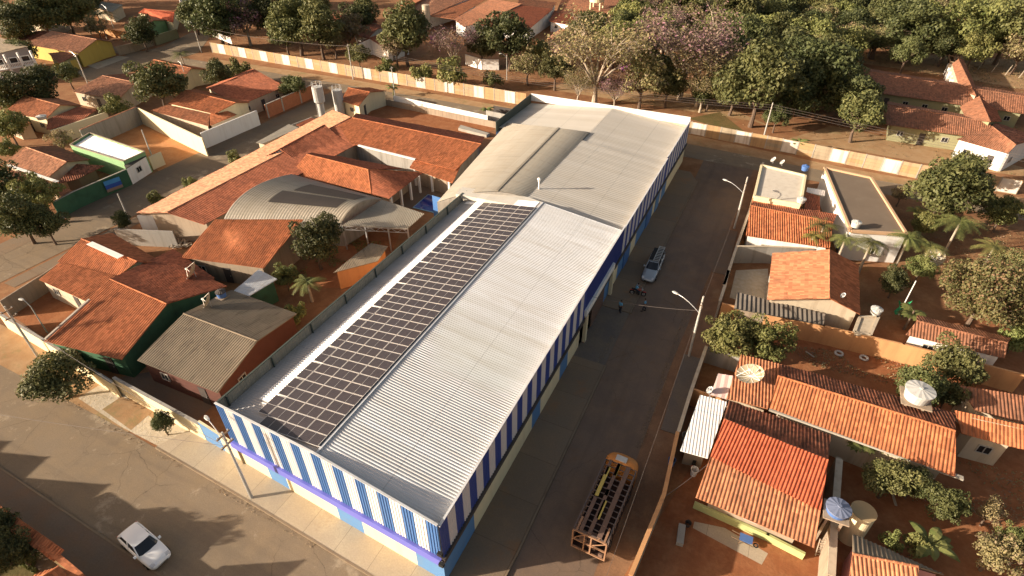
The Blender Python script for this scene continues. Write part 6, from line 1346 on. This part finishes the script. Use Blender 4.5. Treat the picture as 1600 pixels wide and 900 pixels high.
n = 13; mb = MB()
for k in range(n + 1):
    x = -h + 2 * h * k / n
    mb.beam(Q(x, -hw, 2.66), Q(x, 0, 2.72), .06); mb.beam(Q(x, 0, 2.72), Q(x, hw, 2.66), .06)
    for y in (-1, 1): mb.beam(Q(x, y * hw, 1.5), Q(x, y * hw, 2.66), .06)
for y in (-1, 1): mb.beam(Q(-h, y * hw, 2.68), Q(h, y * hw, 2.68), .09)
mb.build('roof_frame', M_plain('bus_frame', (.13, .1, .09), .7, .25, 1.5), BT)
for x0, x1, y, w, m in ((-h, h * 1, -.62, .34, RUST), (-h, h * .2, .1, .26, RUST), (-h, -h * .1, .72, .26, RUST), (.1, h, .12, .24, RUST), (h * .55, h, .8, .22, RUST), (-.2, 3.4 if h > 3.6 else h * .8, .72, .26, PLANKY), (h * .62, h * .98, .1, .24, PLANKY), (-1.9, -.3, -.02, .24, PLANKY)):
    mb = MB(); mb.beam(Q(x0, y, 2.79), Q(x1, y, 2.79), w, .07); mb.build('roof_plank', m, BT)
mb = MB(); rings = []
for x, w, z1 in ((h + .02, 1.27, 2.82), (h + .55, 1.24, 2.82), (h + .95, 1.05, 2.72), (h + 1.2, .8, 2.5), (h + 1.34, .72, 2.1), (h + 1.38, .85, 1.3), (h + 1.35, .95, .6)):
    rings.append([Q(x, w * a, z) for a, z in ((-1, .5), (-1, z1 - .25), (-.8, z1 - .06), (-.4, z1), (0, z1 + .03), (.4, z1), (.8, z1 - .06), (1, z1 - .25), (1, .5))])
mb.loft(rings); weld(mb.build('front_cap', BUSO, BT, smooth=True)); mb = MB(); mb.box(Q(h + .42, .1, 2.88), (.5, .85, .07), math.atan2(d.y, d.x)); mb.build('roof_hatch', TANKW, BT)
mb = MB(); h2 = h + .12
for y in (-1, -.1, .3, 1): mb.beam(Q(-h2, y * hw, 2.66), Q(-h2, y * hw, .55), .1)
for z in (2.66, 1.6, .6): mb.beam(Q(-h2, -hw, z), Q(-h2, hw, z), .1)
mb.beam(Q(-h2, hw * .3, 2.6), Q(-h2, hw, 1.6), .05); mb.beam(Q(-h2, -hw, 2.6), Q(-h2, -.1, 1.6), .05)
for y in (-.85, -.5, .8): mb.beam(Q(-h2, y * hw, 2.7), Q(-h + 1.0, y * hw, 2.8), .14, .06)
mb.build('rear_frame', M_plain('rear_tan', (.3, .17, .1), .7, .15), BT)
mb = MB(); mb.box(Q(-h + .6, -.1, 1.1), (.8, .6, .8), math.atan2(d.y, d.x)); mb.box(Q(-h + .7, .6, 1.0), (.6, .6, .5), math.atan2(d.y, d.x)); mb.beam(Q(-h, -.9, .9), Q(-h2, -.9, .9), .3); mb.build('engine', RUST, BT)
for x in (-h * .62, h * .72):
    for y in (-1, 1): wheel(BT, Q(x, y * (hw - .1), .48), .48, .26, s)
# motorcycles
def motorbike(label, B, ang, col, T=None):
    B = Vector(B); T = T or thing('motorcycle', label, 'motorcycle', (B.x, B.y, 0)); d = Vector((math.cos(ang), math.sin(ang), 0)); s = Vector((-d.y, d.x, 0))
    q = lambda x, y, z: B + d * x + s * y + Vector((0, 0, z))
    for x in (-.65, .65): wheel(T, q(x, 0, .3), .3, .1, s)
    mb = MB(); mb.beam(q(-.65, .08, .3), q(-.05, .08, .45), .05); mb.beam(q(-.65, -.08, .3), q(-.05, -.08, .45), .05); mb.beam(q(.65, .06, .3), q(.42, .06, .95), .05); mb.beam(q(.65, -.06, .3), q(.42, -.06, .95), .05); mb.box(q(0, 0, .42), (.45, .28, .32), ang); mb.build('frame', IRON, T)
    mb = MB(); mb.loft([[q(x, w * a, z + hh * b) for a, b in ((-1, 0), (-.7, 1), (.7, 1), (1, 0), (.6, -.6), (-.6, -.6))] for x, w, z, hh in ((-.1, .08, .72, .06), (.1, .16, .76, .13), (.3, .15, .78, .12), (.42, .07, .78, .06))]); mb.build('fuel_tank', col, T)
    mb = MB(); mb.loft([[q(x, w * a, z + .05 * b) for a, b in ((-1, -1), (-1, 1), (1, 1), (1, -1))] for x, w, z in ((-.75, .1, .82), (-.4, .14, .76), (-.1, .11, .76))]); mb.build('seat', BLACK, T)
    mb = MB(); mb.tube([q(.32, -.36, 1.02), q(.42, -.15, .97), q(.42, .15, .97), q(.32, .36, 1.02)], .02, 6); mb.build('handlebar', STEEL, T)
    mb = MB(); mb.box(q(.5, 0, .85), (.12, .18, .16), ang); mb.build('headlight', TANKW, T); mb = MB(); mb.beam(q(.45, 0, .63), q(.9, 0, .58), .14, .04); mb.beam(q(-.9, 0, .62), q(-.5, 0, .68), .14, .04); mb.build('mudguard', col, T); return T
motorbike('', P := G((1085, 726)), math.radians(80), REDM, bpy.data.objects[T.name] if False else bpy.data.objects['motorcycle'])
mcB = G((996, 461)); motorbike('red motorcycle with a rider parked in front of the silver estate car', mcB, math.radians(8), REDM)
motorbike('red motorcycle parked under the big tree by the left street', G((98, 348)), math.radians(20), REDM)
# ---------------------------------------------------------------- people
def skinned(name, joints, edges, mat, parent, sub=2):
    me = bpy.data.meshes.new(name); L = Vector(parent['_o']); me.from_pydata([tuple(Vector(j[0]) - L) for j in joints], edges, []); me.materials.append(mat)
    o = bpy.data.objects.new(name, me); C.objects.link(o); o.parent = parent; m = o.modifiers.new('skin', 'SKIN'); sv = me.skin_vertices[0].data
    for i, j in enumerate(joints): r = j[1]; sv[i].radius = r if isinstance(r, tuple) else (r, r)
    sv[0].use_root = True; o.modifiers.new('sub', 'SUBSURF').levels = sub; o.modifiers['sub'].render_levels = sub; m.use_smooth_shade = True; return o
def person(label, B, ang, pose='stand', sitz=0):
    B = Vector(B); T = thing('person', label, 'person', (B.x, B.y, 0)); d = Vector((math.cos(ang), math.sin(ang), 0)); s = Vector((-d.y, d.x, 0)); q = lambda x, y, z: B + d * x + s * y + Vector((0, 0, z))
    if pose == 'ride':
        H = .82; hip = q(-.3, 0, H); ch = q(-.16, 0, H + .42); nk = q(-.1, 0, H + .58); hd = q(-.05, 0, H + .72); kn = [q(.12, y * .24, .72) for y in (1, -1)]; an = [q(-.02, y * .2, .32) for y in (1, -1)]; ft = [q(.14, y * .2, .28) for y in (1, -1)]
        sh = [q(-.16, y * .2, H + .5) for y in (1, -1)]; el = [q(.04, y * .3, H + .28) for y in (1, -1)]; wr = [q(.3, y * .32, H + .22) for y in (1, -1)]
    else:
        st = .14 if pose == 'walk' else .04; H = .92; hip = q(0, 0, H); ch = q(.02, 0, 1.28); nk = q(.02, 0, 1.47); hd = q(.05, 0, 1.6); kn = [q(st * 1.2 if y > 0 else -st * .4, y * .1, .5) for y in (1, -1)]; an = [q(st if y > 0 else -st * 1.4, y * .1, .08) for y in (1, -1)]; ft = [a + d * .16 - Vector((0, 0, .04)) for a in an]
        sh = [q(0, y * .19, 1.4) for y in (1, -1)]; el = [q(-.02, y * .26, 1.12) for y in (1, -1)]; wr = [q(.14 if y > 0 else .06, y * .22, .92 + (.12 if y > 0 else 0)) for y in (1, -1)]
    J = [(hip, .12), (ch, (.15, .11)), (nk, .055), (hd, .09), (hd + Vector((0, 0, .1)), .075)]; Eg = [(0, 1), (1, 2), (2, 3), (3, 4)]
    for i in (0, 1):
        b = len(J); J += [(sh[i], .055), (el[i], .042), (wr[i], .03), (kn[i], .06), (an[i], .04), (ft[i], .035)]; Eg += [(1, b), (b, b + 1), (b + 1, b + 2), (0, b + 3), (b + 3, b + 4), (b + 4, b + 5)]
    skinned('body', J, Eg, SKIN, T)
    J = [(hip + Vector((0, 0, .05)), .15), (ch, (.185, .14)), (ch.lerp(nk, .6), .09)]; Eg = [(0, 1), (1, 2)]
    for i in (0, 1): b = len(J); J += [(sh[i], .08), (sh[i].lerp(el[i], .8), .065)]; Eg += [(1, b), (b, b + 1)]
    skinned('shirt', J, Eg, SHIRT, T)
    J = [(hip, .145)]; Eg = []
    for i in (0, 1): b = len(J); J += [(hip.lerp(kn[i], .2) + s * (.08 if i == 0 else -.08), .1), (kn[i], .082), (an[i] + Vector((0, 0, .05)), .062)]; Eg += [(0, b), (b, b + 1), (b + 1, b + 2)]
    skinned('trousers', J, Eg, TROUS, T)
    mb = MB(); c = hd + Vector((0, 0, .06)) - d * .015; rings = []
    for k in range(6):
        a = k / 5 * math.pi / 2; rings.append([c + Vector((.105 * math.cos(a) * math.cos(t * math.pi / 5), .105 * math.cos(a) * math.sin(t * math.pi / 5), .1 * math.sin(a))) for t in range(10)])
    mb.loft(rings); mb.build('hair' if pose != 'ride' else 'helmet', HAIR, T)
    for i in (0, 1):
        mb = MB(); w = wr[i]; mb.box(w - Vector((0, 0, .05)) + d * .02, (.07, .035, .09), ang)
        for k in range(4): mb.beam(w + d * (.05 - .025 * k) - Vector((0, 0, .09)), w + d * (.06 - .025 * k) - Vector((0, 0, .16 - .01 * abs(k - 1))), .017)
        mb.beam(w + d * .05 - Vector((0, 0, .05)), w + d * .1 - Vector((0, 0, .09)), .018); mb.build('hand', SKIN, T)
        mb = MB(); f = (an[i] + ft[i]) / 2 + d * .03; mb.loft([[f + d * x + s * w_ * a + Vector((0, 0, z * b - .03)) for a, b in ((-1, -.2), (-1, .8), (1, .8), (1, -.2))] for x, w_, z in ((-.13, .04, .08), (-.05, .05, .09), (.08, .05, .06), (.14, .03, .04))]); mb.build('shoe', BLACK, T)
    return T
person('standing person in a blue shirt nearer the warehouse pavement', G((968, 489)), math.radians(60), 'stand')
person('person in a light blue shirt walking in the middle of the side street', G((1006, 486)), math.radians(200), 'walk')
person('person in a blue shirt sitting on the red motorcycle', mcB, math.radians(8), 'ride')
